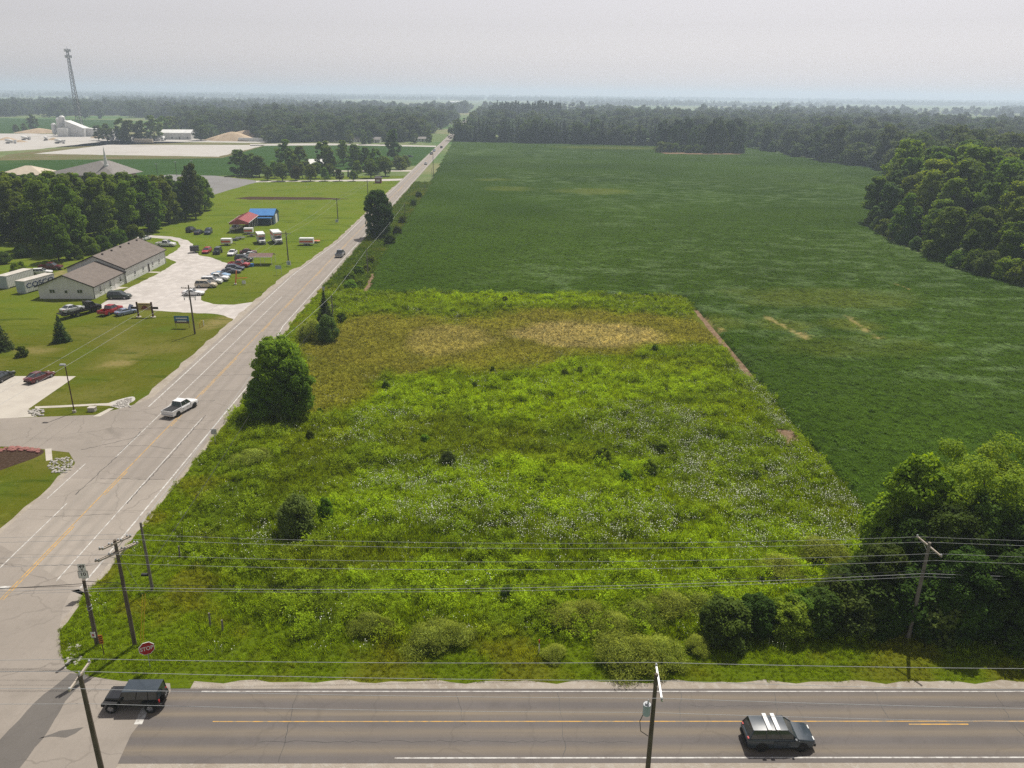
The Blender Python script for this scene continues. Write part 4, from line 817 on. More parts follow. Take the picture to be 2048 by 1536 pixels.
for i, (px, py, h, w, lab) in enumerate(((735, 1262, 2.2, .85, 'left of two pale willow shrubs near the lone posts'), (772, 1262, 1.9, .7, 'right of two pale willow shrubs near the lone posts'), (862, 1286, 2.5, 1.05, 'left half of the widest left pale shrub'), (905, 1284, 2.4, 1.0, 'right half of the widest left pale shrub'), (1125, 1245, 2.3, 1.0, 'pale shrub left of the middle shrub bank'), (1170, 1240, 2.4, 1.1, 'second pale shrub of the middle shrub bank'), (1222, 1262, 2.2, 1.0, 'lower pale shrub of the middle shrub bank'), (1280, 1240, 2.3, 1.1, 'tall pale shrub right of the middle bank'), (1338, 1225, 2.4, 1.1, 'pale shrub behind the dark hedge end'), (1400, 1220, 2.4, 1.1, 'pale shrub touching the dark hedge'), (1235, 1318, 2.6, 1.1, 'left of the pale shrubs nearest the road'), (1285, 1324, 2.7, 1.15, 'middle of the pale shrubs nearest the road'), (1330, 1318, 2.3, 1.0, 'right of the pale shrubs nearest the road'), (1110, 1315, 1.6, .9, 'low pale shrub left of those nearest the road'), (1395, 1300, 1.7, .8, 'pale shrub by the bare earth gap'), (1560, 1150, 2.6, 1.2, 'yellow-green shrub at the end of the flower patch'), (1650, 1120, 2.8, 1.2, 'yellow-green shrub beside the dark trees'), (600, 1275, 1.2, .8, 'small pale shrub near the two posts'), (500, 925, 2.2, 1.2, 'pale shrub on the verge below the roadside sign'), (525, 915, 1.9, 1.0, 'second pale shrub on the verge below the roadside sign'))):
    tree(('willow', 'willow2')[i % 2], G(px, py), h * .62, lab, 'willow_shrub', 'shrub', wid=w * 1.55)
# trees and hedge at the lower right
def by_top(px, py, h): p = G(px, py, h * .96); return p
for k, px, py, h, w, lab in (('near_lime', 1850, 925, 13, .95, 'lime-topped tree standing out above the dark hedge'), ('near_locust', 2005, 905, 14, 1.05, 'feathery green tree right of the lime-topped one'), ('near_dark', 1800, 1020, 7.5, .95, 'dark tree at the left end of the lower right trees'), ('near_dark', 1915, 1030, 10, 1.0, 'dark tree directly below the lime-topped one'), ('near_locust', 2075, 930, 13, 1.0, 'feathery tree cut by the right edge'), ('near_dark', 1990, 1010, 10.5, 1.0, 'dark tree below the feathery green one'), ('near_dark', 1840, 1040, 8.5, 1.0, 'dark tree behind the right utility pole'), ('near_dark', 2080, 1030, 10, 1.0, 'dark tree at the right edge under the wires'), ('near_dark', 1940, 1110, 8, 1.1, 'dark low tree behind the hedge, right of the pole'), ('near_dark', 2050, 1120, 8, 1.1, 'dark low tree behind the hedge at the right edge'), ('near_dark', 1775, 1100, 7, 1.1, 'dark low tree behind the hedge, left of the pole')):
    tree(k, by_top(px, py, h), h, lab, wid=w)
for i, (px, py, h, k) in enumerate(((1468, 1222, 4.4, 'hedge'), (1535, 1215, 4.0, 'hedge'), (1600, 1212, 4.2, 'bushgreen'), (1668, 1200, 4.6, 'hedge'), (1735, 1195, 4.5, 'bushy2'), (1798, 1205, 4.3, 'hedge'), (1868, 1205, 4.0, 'bushgreen'), (1930, 1208, 4.2, 'hedge'), (1992, 1205, 4.4, 'hedge'), (2060, 1200, 4.6, 'hedge'))):
    tree(k, by_top(px, py, h) + Vector((0, 1.9, 0)), h * random.uniform(.78, .95), ['first', 'second', 'third', 'fourth', 'fifth', 'sixth', 'seventh', 'eighth', 'ninth', 'tenth'][i] + ' dark bush from the left in the front hedge by the cross road', 'hedge_bush', 'bush', 'front hedge at the lower right', wid=1.15)
for i, (px, py, h, k) in enumerate(((1620, 1185, 3.6, 'bushgreen'), (1690, 1160, 4.4, 'hedge'), (1740, 1130, 5.5, 'hedge'), (1830, 1140, 5.5, 'hedge'), (1890, 1150, 5.5, 'bushy2'), (1970, 1150, 5.5, 'hedge'), (2050, 1150, 6, 'hedge'))):
    tree(k, by_top(px, py, h), h, ['first', 'second', 'third', 'fourth', 'fifth', 'sixth', 'seventh'][i] + ' bush from the left in the second hedge row, behind the front bushes', 'hedge_bush', 'bush', 'second hedge row at the lower right', wid=1.15)
# bushes along the fence line beside the beans
for i, (px, py, h) in enumerate(((828, 412, 3), (806, 448, 3), (795, 470, 3), (780, 490, 3.5), (838, 396, 3), (905, 268, 5))):
    tree('bushy', G(px, py), h, 'dark bush on the fence line between the road and the crop', 'bush', 'bush', 'bushes on the roadside fence line')
x0 = [(700, 560), (716, 548), (735, 540), (742, 525), (700, 578), (720, 570)]
for px, py in x0: tree('bushgreen', G(px, py), random.uniform(1.6, 2.4), 'low green thicket bush where the fence line meets the weedy lot', 'bush', 'bush', 'thicket bushes at the lot corner', wid=1.3)

# ================================================================== VEHICLES
def paint(name, c, metal=.0, rough=.32): return mat('paint_' + name, c, tuple(v * .88 for v in c), 1.2, rough, metal, spec=.45, coat=.35)
for nm, c in {'black': (.012, .013, .016), 'bluegrey': (.035, .048, .062), 'white': (.72, .72, .72), 'silver': (.48, .49, .5), 'red': (.34, .015, .02), 'maroon': (.10, .012, .016), 'tan': (.5, .43, .32), 'lightblue': (.22, .36, .52), 'darkgrey': (.05, .055, .065), 'grey': (.2, .21, .23), 'navy': (.03, .045, .085), 'cream': (.6, .56, .44), 'green': (.018, .03, .022), 'orange': (.7, .17, .03), 'steelblue': (.22, .27, .38)}.items(): paint(nm, c)
mat('glass_dark', (.02, .027, .03), (.035, .045, .05), 2, .06, spec=.9); mat('tyre', (.012, .012, .012), (.02, .02, .02), 8, .85); mat('rim', (.42, .43, .45), (.3, .31, .33), 5, .35, .8)
mat('rim_dark', (.06, .06, .065), None, 5, .4, .6); mat('black_plastic', (.016, .016, .017), (.024, .024, .025), 6, .65); mat('chrome', (.6, .6, .62), None, 4, .25, .9)
mat('lamp_clear', (.75, .76, .74), (.6, .62, .6), 4, .15, spec=.6); mat('lamp_red', (.42, .012, .012), (.3, .01, .01), 4, .25, spec=.6); mat('white_panel', (.68, .68, .67), (.56, .56, .55), 1.5, .5); mat('dark_steel', (.035, .035, .037), (.06, .05, .045), 3, .6, .3)
mat('orange_band', (.62, .10, .03), None, 3, .5); mat('blue_graphic', (.06, .2, .4), (.1, .3, .35), 1.5, .5)
_wc = {}
def wheel_meshes(rim):
    if rim in _wc: return _wc[rim]
    prof = [(-.11, .19), (-.12, .27), (-.09, .325), (.09, .325), (.12, .27), (.11, .19)]; n = 18; V = []; F = []
    for j in range(n):
        a = 2 * math.pi * j / n
        for y, r in prof: V.append((r * math.cos(a), y, r * math.sin(a)))
    k = len(prof)
    for j in range(n):
        for i in range(k - 1): a = j * k + i; b = ((j + 1) % n) * k + i; F.append((a, a + 1, b + 1, b))
    t = mesh_obj('tyre', V, F, 'tyre', smooth=True); tm = t.data; bpy.data.objects.remove(t)
    b = MB(); b.tube([(0, -.085, 0), (0, .085, 0)], [.2, .2], 16)
    for j in range(5):
        a = 2 * math.pi * j / 5
        for s in (-1, 1): b.beam((0, s * .098, 0), (.195 * math.cos(a), s * .098, .195 * math.sin(a)), .06, .03, (0, 1, 0))
    b.tube([(0, -.115, 0), (0, .115, 0)], [.045, .045], 8); r = b.build('rim', rim); rm = r.data; bpy.data.objects.remove(r); _wc[rim] = (tm, rm); return _wc[rim]
def wheel(parent, x, y, r=.33, w=1.0, rim='rim'):
    tm, rm = wheel_meshes(rim); e = bpy.data.objects.new('wheel', None); e.empty_display_size = .2; link(e, parent); e.location = (x, y, r); s = r / .325; e.scale = (s, s * w, s)
    link(bpy.data.objects.new('tyre', tm), e); link(bpy.data.objects.new('rim', rm), e)
def loft(st, name, m, parent, top_in=.86):
    """rounded body through stations (x, z bottom, z top, half width)"""
    V = []; F = []; n = 12
    for x, zb, zt, hw in st:
        d = zt - zb
        half = [(hw * .86, zb), (hw * .97, zb + .10 * d), (hw, zb + .45 * d), (hw * .985, zb + .72 * d), (hw * .95, zt - .06 * d), (hw * top_in, zt)]
        V += [(x, y, z) for y, z in half] + [(x, -y, z) for y, z in reversed(half)]
    for i in range(len(st) - 1):
        for j in range(n): a = i * n + j; b = i * n + (j + 1) % n; F.append((a, b, b + n, a + n))
    F.append(tuple(range(n))[::-1]); F.append(tuple((len(st) - 1) * n + j for j in range(n)))
    return mesh_obj(name, V, F, m, parent, True, 40)
def cabin(xb0, xb1, xt0, xt1, zb, zt, wb, wt, col, parent, posts=(.45,), crown_=.05):
    """glasshouse: dark window panes, painted pillars and roof"""
    A = [(xb0, wb, zb), (xb0, -wb, zb), (xb1, -wb, zb), (xb1, wb, zb)]; B = [(xt0, wt, zt), (xt0, -wt, zt), (xt1, -wt, zt), (xt1, wt, zt)]
    core = mesh_obj('windows', [(x, y * .985, z) for x, y, z in A] + [(x, y * .985, z - .02) for x, y, z in B], [(0, 1, 5, 4), (1, 2, 6, 5), (2, 3, 7, 6), (3, 0, 4, 7), (4, 5, 6, 7)], 'glass_dark', parent)
    b = MB(); nx, ny = 6, 4; V = []; F = []
    for i in range(nx + 1):
        for j in range(ny + 1):
            u, v = i / nx, j / ny; V.append((xt0 + .04 + (xt1 - xt0 - .08) * u, (wt + .015) * (1 - 2 * v), zt + crown_ * (1 - (2 * v - 1) ** 2) * (1 - (2 * u - 1) ** 4) + .012))
    for i in range(nx):
        for j in range(ny): a = i * (ny + 1) + j; F.append((a, a + ny + 1, a + ny + 2, a + 1))
    k = len(V); rim_ = [i * (ny + 1) for i in range(nx + 1)] + [nx * (ny + 1) + j for j in range(1, ny + 1)] + [i * (ny + 1) + ny for i in range(nx - 1, -1, -1)] + [j for j in range(ny - 1, 0, -1)]
    V += [(V[q][0], V[q][1], V[q][2] - .05) for q in rim_]
    for q in range(len(rim_)): r = (q + 1) % len(rim_); F.append((rim_[q], k + q, k + r, rim_[r]))
    mesh_obj('roof', V, F, col, parent, True, 30)
    for p, q in zip(A, B): b.beam(p, q, .07, .06)
    for t in posts:
        for s in (1, -1): b.beam((xb0 + (xb1 - xb0) * t, s * wb, zb), (xt0 + (xt1 - xt0) * t, s * wt, zt), .07, .035)
    for s in (1, -1): b.beam((xb0, s * wb, zb), (xb1, s * wb, zb), .03, .05)
    b.build('pillars', col, parent)
def lights(parent, xf, xr, w, zf, zr, big=1.0, trim='black_plastic'):
    for s in (1, -1):
        MB().box(xf - .16, xf + .015, s * w * .62 - .17 * big, s * w * .62 + .17 * big, zf - .07, zf + .07).build('headlight', 'lamp_clear', parent)
        MB().box(xr - .015, xr + .13, s * w * .8 - .11, s * w * .8 + .11, zr - .1, zr + .1).build('taillight', 'lamp_red', parent)
    MB().box(xf - .06, xf + .012, -w * .4, w * .4, zf - .2, zf - .04).build('grille', trim, parent)
def mirrors(parent, x, w, z, col):
    for s in (1, -1): MB().box(x - .08, x + .06, s * w - .02 if s > 0 else s * w - .16, s * w + .16 if s > 0 else s * w + .02, z, z + .14).build('wing_mirror', col, parent)
def arches(parent, xs, r, w):
    for x in xs:
        for s in (1, -1):
            n = 12; V = []; F = []
            for j in range(n + 1):
                a = math.pi * j / n
                for rr in (r * 1.0, r * 1.22):
                    for y in (w - .06, w + .025): V.append((x + rr * math.cos(a), s * y, r + rr * math.sin(a) * .98))
            for j in range(n): q = 4 * j; F += [(q, q + 4, q + 5, q + 1), (q + 2, q + 3, q + 7, q + 6), (q + 1, q + 5, q + 7, q + 3), (q, q + 2, q + 6, q + 4)]
            mesh_obj('wheel_arch', V, F, 'black_plastic', parent)
def doors(parent, x_list, w, z0, z1, col):
    for a, c in x_list:
        for s in (1, -1):
            d = MB().box(a + .012, c - .012, s * w - .012, s * w + .012, z0, z1).build('door', col, parent); MB().box(a + .08, a + .26, s * (w + .012) - .012, s * (w + .012) + .012, z1 - .14, z1 - .1).build('handle', 'black_plastic', d)
def car(kind, loc, rz, col, label, name='parked_car', cat='car', group=None, s=1.0, close=False, rim='rim', z=0.0):
    c = 'paint_' + col; e = empty(name, (loc[0], loc[1], z), rz, label, cat, group); e.scale = (s, s, s)
    if kind in ('sedan', 'coupe', 'muscle', 'wagon'):
        L = {'sedan': 2.4, 'coupe': 2.25, 'muscle': 2.4, 'wagon': 2.4}[kind]; lowz = -.05 if kind == 'coupe' else 0
        loft([(L, .36, .55, .52), (L - .06, .26, .64, .7), (L - .3, .2, .73 + lowz, .86), (L - .9, .19, .84 + lowz, .91), (.85, .19, .93 + lowz, .92), (-1.2, .19, .97 + lowz, .92), (-1.75, .2, 1.0 + lowz, .91), (-L + .25, .24, .97 + lowz, .86), (-L + .05, .32, .9 + lowz, .76), (-L, .42, .75, .66)], 'body', c, e)
        if kind == 'muscle': cabin(.55, -1.55, -.15, -1.0, .92, 1.32, .8, .62, c, e, posts=())
        elif kind == 'coupe': cabin(.8, -1.75, -.05, -.85, .88, 1.27, .79, .58, c, e, posts=())
        elif kind == 'wagon': cabin(.95, -2.15, .1, -1.8, .94, 1.48, .82, .64, c, e, posts=(.35, .7))
        else: cabin(.95, -1.8, .05, -1.0, .93, 1.45, .82, .6, c, e, posts=(.42,))
        for x in (1.42, -1.4):
            for sd_ in (1, -1): wheel(e, x, sd_ * .82, .325, 1, rim)
        lights(e, L - .08, -L + .03, .84, .62, .82); mirrors(e, .72, .86, .92, c)
        MB().box(L - .05, L + .06, -.72, .72, .3, .46).box(-L - .06, -L + .04, -.72, .72, .36, .54).build('bumper', 'black_plastic' if kind != 'muscle' else 'chrome', e)
    elif kind in ('suv', 'van'):
        L = 2.45; van = kind == 'van'
        loft([(L, .42, .72, .6), (L - .06, .3, .86, .78), (L - .3, .25, .95, .92), (L - .95, .24, 1.04, .95), (1.0, .24, 1.08, .96), (-1.9, .24, 1.1, .96), (-L + .15, .3, 1.1, .93), (-L, .42, 1.02, .86)], 'body', c, e, .9)
        cabin(1.15 if not van else 1.5, -L + .08, .35 if not van else .55, -L + .4, 1.06, 1.74, .88, .7, c, e, posts=(.32, .64))
        for x in (1.48, -1.42):
            for sd_ in (1, -1): wheel(e, x, sd_ * .86, .37, 1, rim)
        lights(e, L - .08, -L + .02, .86, .82, 1.0); mirrors(e, .95, .93, 1.05, c)
        MB().box(L - .05, L + .07, -.78, .78, .34, .56).box(-L - .08, -L + .04, -.78, .78, .38, .6).build('bumper', 'black_plastic' if close else c, e)
    elif kind == 'pickup':
        L = 2.85
        loft([(L, .5, .82, .7), (L - .06, .38, 1.0, .86), (L - .3, .34, 1.08, .96), (L - 1.0, .33, 1.14, .98), (1.2, .33, 1.16, .98), (-.75, .33, 1.16, .98), (-.85, .33, 1.14, .98)], 'body', c, e, .9)
        b = MB()
        for s_ in (1, -1): b.box(-L, -.84, s_ * .93 - .06, s_ * .93 + .06, .42, 1.16)
        b.box(-L - .03, -L + .05, -.99, .99, .42, 1.15).box(-L + .05, -.84, -.87, .87, .5, .6); b.build('bed', c, e)
        cabin(1.35, -.78, .6, -.62, 1.14, 1.84, .88, .7, c, e, posts=(.48,))
        for x in (1.85, -1.75):
            for sd_ in (1, -1): wheel(e, x, sd_ * .88, .4, 1.1, rim)
        lights(e, L - .08, -L - .01, .9, .92, .88); mirrors(e, 1.15, .96, 1.12, c)
        MB().box(L - .04, L + .1, -.85, .85, .42, .64).box(-L - .14, -L - .03, -.85, .85, .44, .62).build('bumper', 'chrome', e)
    elif kind == 'jeep':
        L = 2.1
        MB().box(-L, .72, -.76, .76, .52, 1.08).build('body', c, e)
        loft([(1.98, .62, 1.06, .52), (1.9, .55, 1.14, .60), (1.5, .55, 1.18, .66), (.7, .55, 1.2, .72)], 'hood', c, e, .9)
        cabin(.85, -L + .02, .5, -L + .08, 1.06, 1.78, .75, .66, c, e, posts=(.42, .74), crown_=.03)
        for s_ in (1, -1):
            V = []; F = []
            for x0_, x1_ in ((.92, 1.98), (-1.98, -.95)):
                MB().box(x0_, x1_, s_ * .72 - .22 if s_ > 0 else s_ * .72 - .22, s_ * .72 + .22, .86, .96).beam((x0_, s_ * .83, .9), (x0_ - .12, s_ * .83, .55), .2, .06, (0, 1, 0)).beam((x1_, s_ * .83, .9), (x1_ + .1, s_ * .83, .66), .2, .06, (0, 1, 0)).build('fender', 'black_plastic', e)
        for x in (1.45, -1.47):
            for sd_ in (1, -1): wheel(e, x, sd_ * .8, .41, 1.15, rim)
        sp = bpy.data.objects.new('spare_wheel', None); link(sp, e); sp.location = (-L - .2, 0, 1.02); sp.rotation_euler = (0, 0, math.pi / 2); sp.scale = (1.22, 1.1, 1.22)
        tm, rm = wheel_meshes(rim); link(bpy.data.objects.new('tyre', tm), sp); link(bpy.data.objects.new('rim', rm), sp)
        for s_ in (1, -1):
            MB().tube([(1.93, s_ * .42, .95), (2.0, s_ * .42, .95)], .1, 12).build('headlight', 'lamp_clear', e); MB().box(-L - .05, -L + .03, s_ * .68 - .07, s_ * .68 + .07, .82, 1.04).build('taillight', 'lamp_red', e)
        g = MB()
        for k in range(7): g.box(1.96, 2.005, -.27 + k * .09 - .028, -.27 + k * .09 + .028, .72, 1.02)
        g.build('grille', 'black_plastic', e); MB().box(2.0, 2.2, -.78, .78, .5, .68).box(-L - .16, -L - .02, -.75, .75, .48, .66).build('bumper', 'black_plastic', e); mirrors(e, .6, .76, 1.12, 'black_plastic')
    elif kind == 'boxtruck':
        loft([(3.6, .55, 1.0, .8), (3.5, .45, 1.35, .98), (2.9, .42, 1.5, 1.02), (2.3, .42, 1.6, 1.02), (1.5, .42, 1.6, 1.02)], 'cab_body', 'white_panel', e, .9)
        cabin(2.35, 1.52, 1.95, 1.52, 1.58, 2.25, .95, .84, 'white_panel', e, posts=())
        MB().box(-3.7, 1.45, -1.2, 1.2, .75, 3.3).box(1.45, 2.35, -1.2, 1.2, 2.35, 3.3).build('cargo_box', 'white_panel', e)
        for s_ in (1, -1): MB().box(-3.6, 1.4, s_ * 1.21 - .012, s_ * 1.21 + .012, 2.3, 2.75).build('side_band', 'orange_band', e); MB().box(-2.6, .4, s_ * 1.21 - .012, s_ * 1.21 + .012, 1.0, 2.25).build('side_graphic', 'blue_graphic' if s_ > 0 else 'white_panel', e)
        MB().box(-3.6, 3.0, -.9, .9, .5, .74).build('chassis', 'dark_steel', e); MB().box(1.46, 2.37, -1.0, 1.0, 2.5, 2.8).build('front_band', 'orange_band', e)
        for x in (2.75, -2.2):
            for sd_ in (1, -1): wheel(e, x, sd_ * .95, .42, 1.2, rim)
        for s_ in (1, -1): MB().box(3.5, 3.62, s_ * .7 - .14, s_ * .7 + .14, .95, 1.1).build('headlight', 'lamp_clear', e)
        MB().box(3.55, 3.72, -.95, .95, .5, .72).build('bumper', 'black_plastic', e); MB().box(3.44, 3.6, -.45, .45, .8, 1.2).build('grille', 'black_plastic', e)
    if close: doors(e, {'suv': [(-.6, .35), (.35, 1.25)], 'pickup': [(-.7, .2), (.2, 1.15)], 'jeep': [(-1.0, -.15), (-.15, .7)], 'sedan': [(-.9, 0), (0, .95)]}[kind], {'suv': .965, 'pickup': .985, 'jeep': .765, 'sedan': .925}[kind], .42 if kind != 'jeep' else .58, .98, c)
    return e
def wline(a, b, half, side=-1):
    """ground position and heading from the two visible wheel contacts of one side (side -1: the right-hand wheels)"""
    a, b = G(*a), G(*b); d = (b - a).normalized(); n = Vector((-d.y, d.x, 0)); m = (a + b) / 2 + n * half * (-side); return (m.x, m.y), math.atan2(d.y, d.x)
def cline(a, b): a, b = G(*a), G(*b); d = b - a; m = (a + b) / 2; return (m.x, m.y), math.atan2(d.y, d.x)

# the three close ones
l, h = wline((303, 1424), (224, 1425), .8, 1); j = car('jeep', l, h + .0, 'black', 'black boxy off-roader waiting at the stop line', 'off_road_car', 'car', close=True, rim='rim'); [o.data.materials.__setitem__(0, MATS['paint_bluegrey']) for o in j.children if o.name.startswith('roof')]  # black hardtop recoloured blue-grey: its sheen is put into the colour
l, h = wline((1522, 1502), (1600, 1502), .86); o = car('suv', l, h, 'bluegrey', 'dark blue-black sport utility car with two pale roof bars', 'driving_car', 'car', close=True, rim='rim_dark'); arches(o, (1.48, -1.42), .37, .95)
for x in (-.95, -.35): MB().box(x - .14, x + .14, -.8, .8, 1.84, 1.88).box(x - .05, x + .05, -.78, -.68, 1.76, 1.84).box(x - .05, x + .05, .68, .78, 1.76, 1.84).build('roof_bar', 'white_panel', o)
l, h = wline((355, 834), (389.5, 815), .88); o = car('pickup', l, h, 'white', 'white pickup truck with black bed cover driving off the entrance', 'pickup_truck', 'truck', close=True, rim='rim_dark'); MB().box(-2.8, -.9, -.88, .88, 1.14, 1.18).build('bed_cover', 'black_plastic', o); arches(o, (1.85, -1.75), .4, .97)
# along the gravel lot
NR = {}
for kind, a, b, col, lab, half in (
    ('muscle', (373.5, 591.5), (396.6, 591.5), 'white', 'white fastback coupe nearest the driveway in the angled row', .82), ('suv', (398, 576), (423, 576), 'tan', 'tan sport utility car second in the parked row', .86),
    ('suv', (410, 568.5), (433.5, 568.5), 'white', 'white sport utility car behind the tan one', .86), ('pickup', (419, 562.5), (445, 563), 'white', 'white pickup behind the white sport utility car', .88),
    ('muscle', (423, 554), (455, 555.5), 'lightblue', 'light blue classic car in the middle of the parked row', .82), ('muscle', (449, 547), (474, 547), 'darkgrey', 'dark grey coupe past the light blue classic', .82),
    ('wagon', (456, 541), (481, 541), 'navy', 'dark blue wagon between the grey coupe and the red pickup', .82), ('pickup', (462, 534), (490, 535.5), 'red', 'red pickup at the end of the parked row', .88),
    ('suv', (476, 523), (496, 523.5), 'black', 'black car with white doors beside the brown carport', .86), ('sedan', (493, 515), (516, 514), 'silver', 'silver sedan behind the brown carport', .82), ('sedan', (487, 509), (507, 508), 'maroon', 'maroon sedan at the back, behind the silver one', .82),
    ('suv', (222.5, 599), (250, 599), 'green', 'dark green sport utility car at the corner of the building', .86), ('pickup', (313, 493), (346, 494), 'white', 'old white pickup inside the loop of the back drive', .88)):
    l, h = wline(a, b, half); e = car(kind, l, h, col, lab, 'pickup_truck' if kind == 'pickup' else 'parked_car', 'truck' if kind == 'pickup' else 'car', group='vehicles around the gravel lot')
    if col == 'black':
        for s_ in (1, -1): MB().box(-.85, 1.05, s_ * .97 - .012, s_ * .97 + .012, .45, 1.0).build('door_panel', 'white_panel', e)
for kind, a, b, col, lab in (
    ('sedan', (471, 506), (459, 513.5), 'white', 'white sedan parked alone facing the lot'), ('jeep', (441, 503), (430, 511.5), 'green', 'dark green boxy off-roader beside the red car on the grass'), ('wagon', (421, 501), (407, 509.5), 'red', 'red hatchback at the edge of the back drive'),
    ('suv', (374, 467), (390, 460), 'black', 'black sport utility car, leftmost of three by the wood'), ('sedan', (390, 471), (406, 464.5), 'darkgrey', 'dark sedan, middle of three by the wood'), ('van', (424, 462), (410, 473), 'navy', 'blue-grey minivan, rightmost of three by the wood'),
    ('pickup', (206, 632.5), (238, 620.5), 'red', 'red pickup on the grass beside the tow truck'), ('coupe', (236, 632), (268, 624.5), 'steelblue', 'silver-blue sports car with its hood raised, right of the red pickup'),
    ('sedan', (64, 766), (97, 753), 'maroon', 'maroon sedan parked on the concrete car park'), ('pickup', (78, 539), (128, 539), 'maroon', 'dark maroon pickup behind the building'), ('wagon', (64, 549), (105, 547), 'white', 'white wagon behind the lettered container'), ('sedan', (283, 482), (298, 478), 'white', 'white car peeking out behind the far roof'),
    ('pickup', (482, 457), (462, 463.5), 'cream', 'old cream truck left of the red carport')):
    l, h = cline(a, b); o = car(kind, l, h, col, lab, 'pickup_truck' if kind == 'pickup' else 'parked_car', 'truck' if kind == 'pickup' else 'car', group='vehicles around the gravel lot')
    if col == 'steelblue': MB().beam((.95, 0, .88), (1.5, 0, 1.75), 1.4, .04, (0, 0, 1)).build('raised_hood', 'paint_steelblue', o)
l, h = wline((3, 766), (27, 753), .82); car('sedan', l, h, 'black', 'black sedan cut by the left edge on the car park', group='cars on the car park')
# on the long road
def onroad(y, off, rev, kind, col, lab): car(kind, (xc(y) + off, y), math.pi / 2 + .0275 + (math.pi if rev else 0), col, lab, 'driving_car' if kind != 'pickup' else 'pickup_truck', 'car' if kind != 'pickup' else 'truck', group='traffic on the long road')
p = G(679, 512); onroad(p.y, 1.55, False, 'pickup', 'grey', 'grey pickup driving away up the long road')
p = G(854, 329); onroad(p.y, 1.4, False, 'sedan', 'silver', 'silver car far up the long road, nearest of the far ones'); p = G(866, 309); onroad(p.y, -1.6, True, 'suv', 'darkgrey', 'dark car coming down the long road far away'); p = G(867, 303); onroad(p.y, -1.6, True, 'van', 'steelblue', 'pale van coming down the road behind the dark car'); p = G(885, 296); onroad(p.y, 1.5, False, 'suv', 'darkgrey', 'farthest dark car on the long road')
l, h = cline((816, 314), (824, 314)); car('sedan', l, h, 'darkgrey', 'dark car waiting on the side lane left of the long road')
# tow truck with a silver sedan on its deck
l, h = wline((146, 636), (193.5, 624), .95); t = empty('tow_truck', (l[0], l[1], 0), h, 'black flatbed tow truck on the lawn carrying a silver sedan', 'truck')
loft([(4.1, .6, 1.1, .85), (4.0, .5, 1.4, 1.0), (3.3, .48, 1.55, 1.04), (2.6, .48, 1.65, 1.05), (1.5, .48, 1.65, 1.05)], 'cab_body', 'paint_black', t, .9); cabin(2.75, 1.52, 2.3, 1.52, 1.62, 2.4, .98, .86, 'paint_black', t, posts=(.5,)); MB().box(1.2, 1.45, -1.1, 1.1, .9, 2.5).build('headboard', 'dark_steel', t)
MB().box(-4.6, 1.2, -1.22, 1.22, .98, 1.1).box(-4.6, 1.2, -1.25, -1.18, 1.1, 1.2).box(-4.6, 1.2, 1.18, 1.25, 1.1, 1.2).build('deck', 'dark_steel', t); MB().box(-4.2, 3.6, -.5, .5, .6, .96).build('chassis', 'dark_steel', t)
for x in (3.0, -1.6):
    for s_ in (1, -1): wheel(t, x, s_ * .98, .47, 1.3)
for s_ in (1, -1): MB().box(4.0, 4.14, s_ * .75 - .14, s_ * .75 + .14, 1.0, 1.18).build('headlight', 'lamp_clear', t)
d = Vector((math.cos(h), math.sin(h))); car('sedan', (l[0] - d.x * 1.9, l[1] - d.y * 1.9), h, 'silver', 'silver sedan strapped on the deck of the tow truck', z=1.1)
# rental trucks and trailers
for a, b, lab in (((517, 478), (529, 495), 'white rental box truck, left of the pair on the grass'), ((546, 477), (563, 494), 'larger white rental box truck, right of the pair on the grass')):
    l, h = cline(a, b); car('boxtruck', l, h, 'white', lab, 'box_truck', 'truck', 'rental trucks on the grass', s=.95 if 'left' in lab else 1.08)
def box_trailer(px, py, rz, L, lab, double=False, H=2.0):
    p = G(px, py); t = empty('cargo_trailer', p, rz, lab, 'trailer', 'cargo trailers on the grass'); MB().box(-L / 2, L / 2, -.95, .95, .55, H).build('trailer_box', 'white_panel', t)
    for s_ in (1, -1): MB().box(-L / 2 + .1, L / 2 - .1, s_ * .96 - .012, s_ * .96 + .012, .95, 1.45).build('side_band', 'orange_band', t)
    for x in ((-.45, .45) if double else (-.1,)):
        for s_ in (1, -1): wheel(t, x, s_ * 1.05, .32); MB().box(x - .4, x + .4, s_ * 1.05 - .12, s_ * 1.05 + .12, .66, .71).build('mudguard', 'white_panel', t)
    MB().beam((L / 2, .6, .5), (L / 2 + 1.1, 0, .5), .08).beam((L / 2, -.6, .5), (L / 2 + 1.1, 0, .5), .08).beam((L / 2 + 1.1, 0, .5), (L / 2 + 1.1, 0, 0), .06).build('drawbar', 'dark_steel', t)
box_trailer(454, 490, .05, 3.0, 'small white cargo trailer alone left of the box trucks'); box_trailer(498, 468, .1, 2.8, 'small white cargo trailer under the edge of the red carport'); box_trailer(614, 490, .05, 4.2, 'long white twin-axle cargo trailer nearest the road', True, 2.2)
def flat_trailer(px, py, rz, L, col, lab):
    p = G(px, py); t = empty('utility_trailer', p, rz, lab, 'trailer', 'open trailers on the grass'); b = MB().box(-L / 2, L / 2, -.8, .8, .5, .58)
    b.build('deck', col, t); r = MB()
    for s_ in (1, -1): r.beam((-L / 2, s_ * .8, .95), (L / 2, s_ * .8, .95), .05); [r.beam((x, s_ * .8, .55), (x, s_ * .8, .95), .05) for x in (-L / 2, 0, L / 2)]
    r.build('side_rail', col, t); MB().beam((L / 2, 0, .5), (L / 2 + 1.1, 0, .45), .08).build('drawbar', 'dark_steel', t)
    for s_ in (1, -1): wheel(t, 0, s_ * .92, .3)
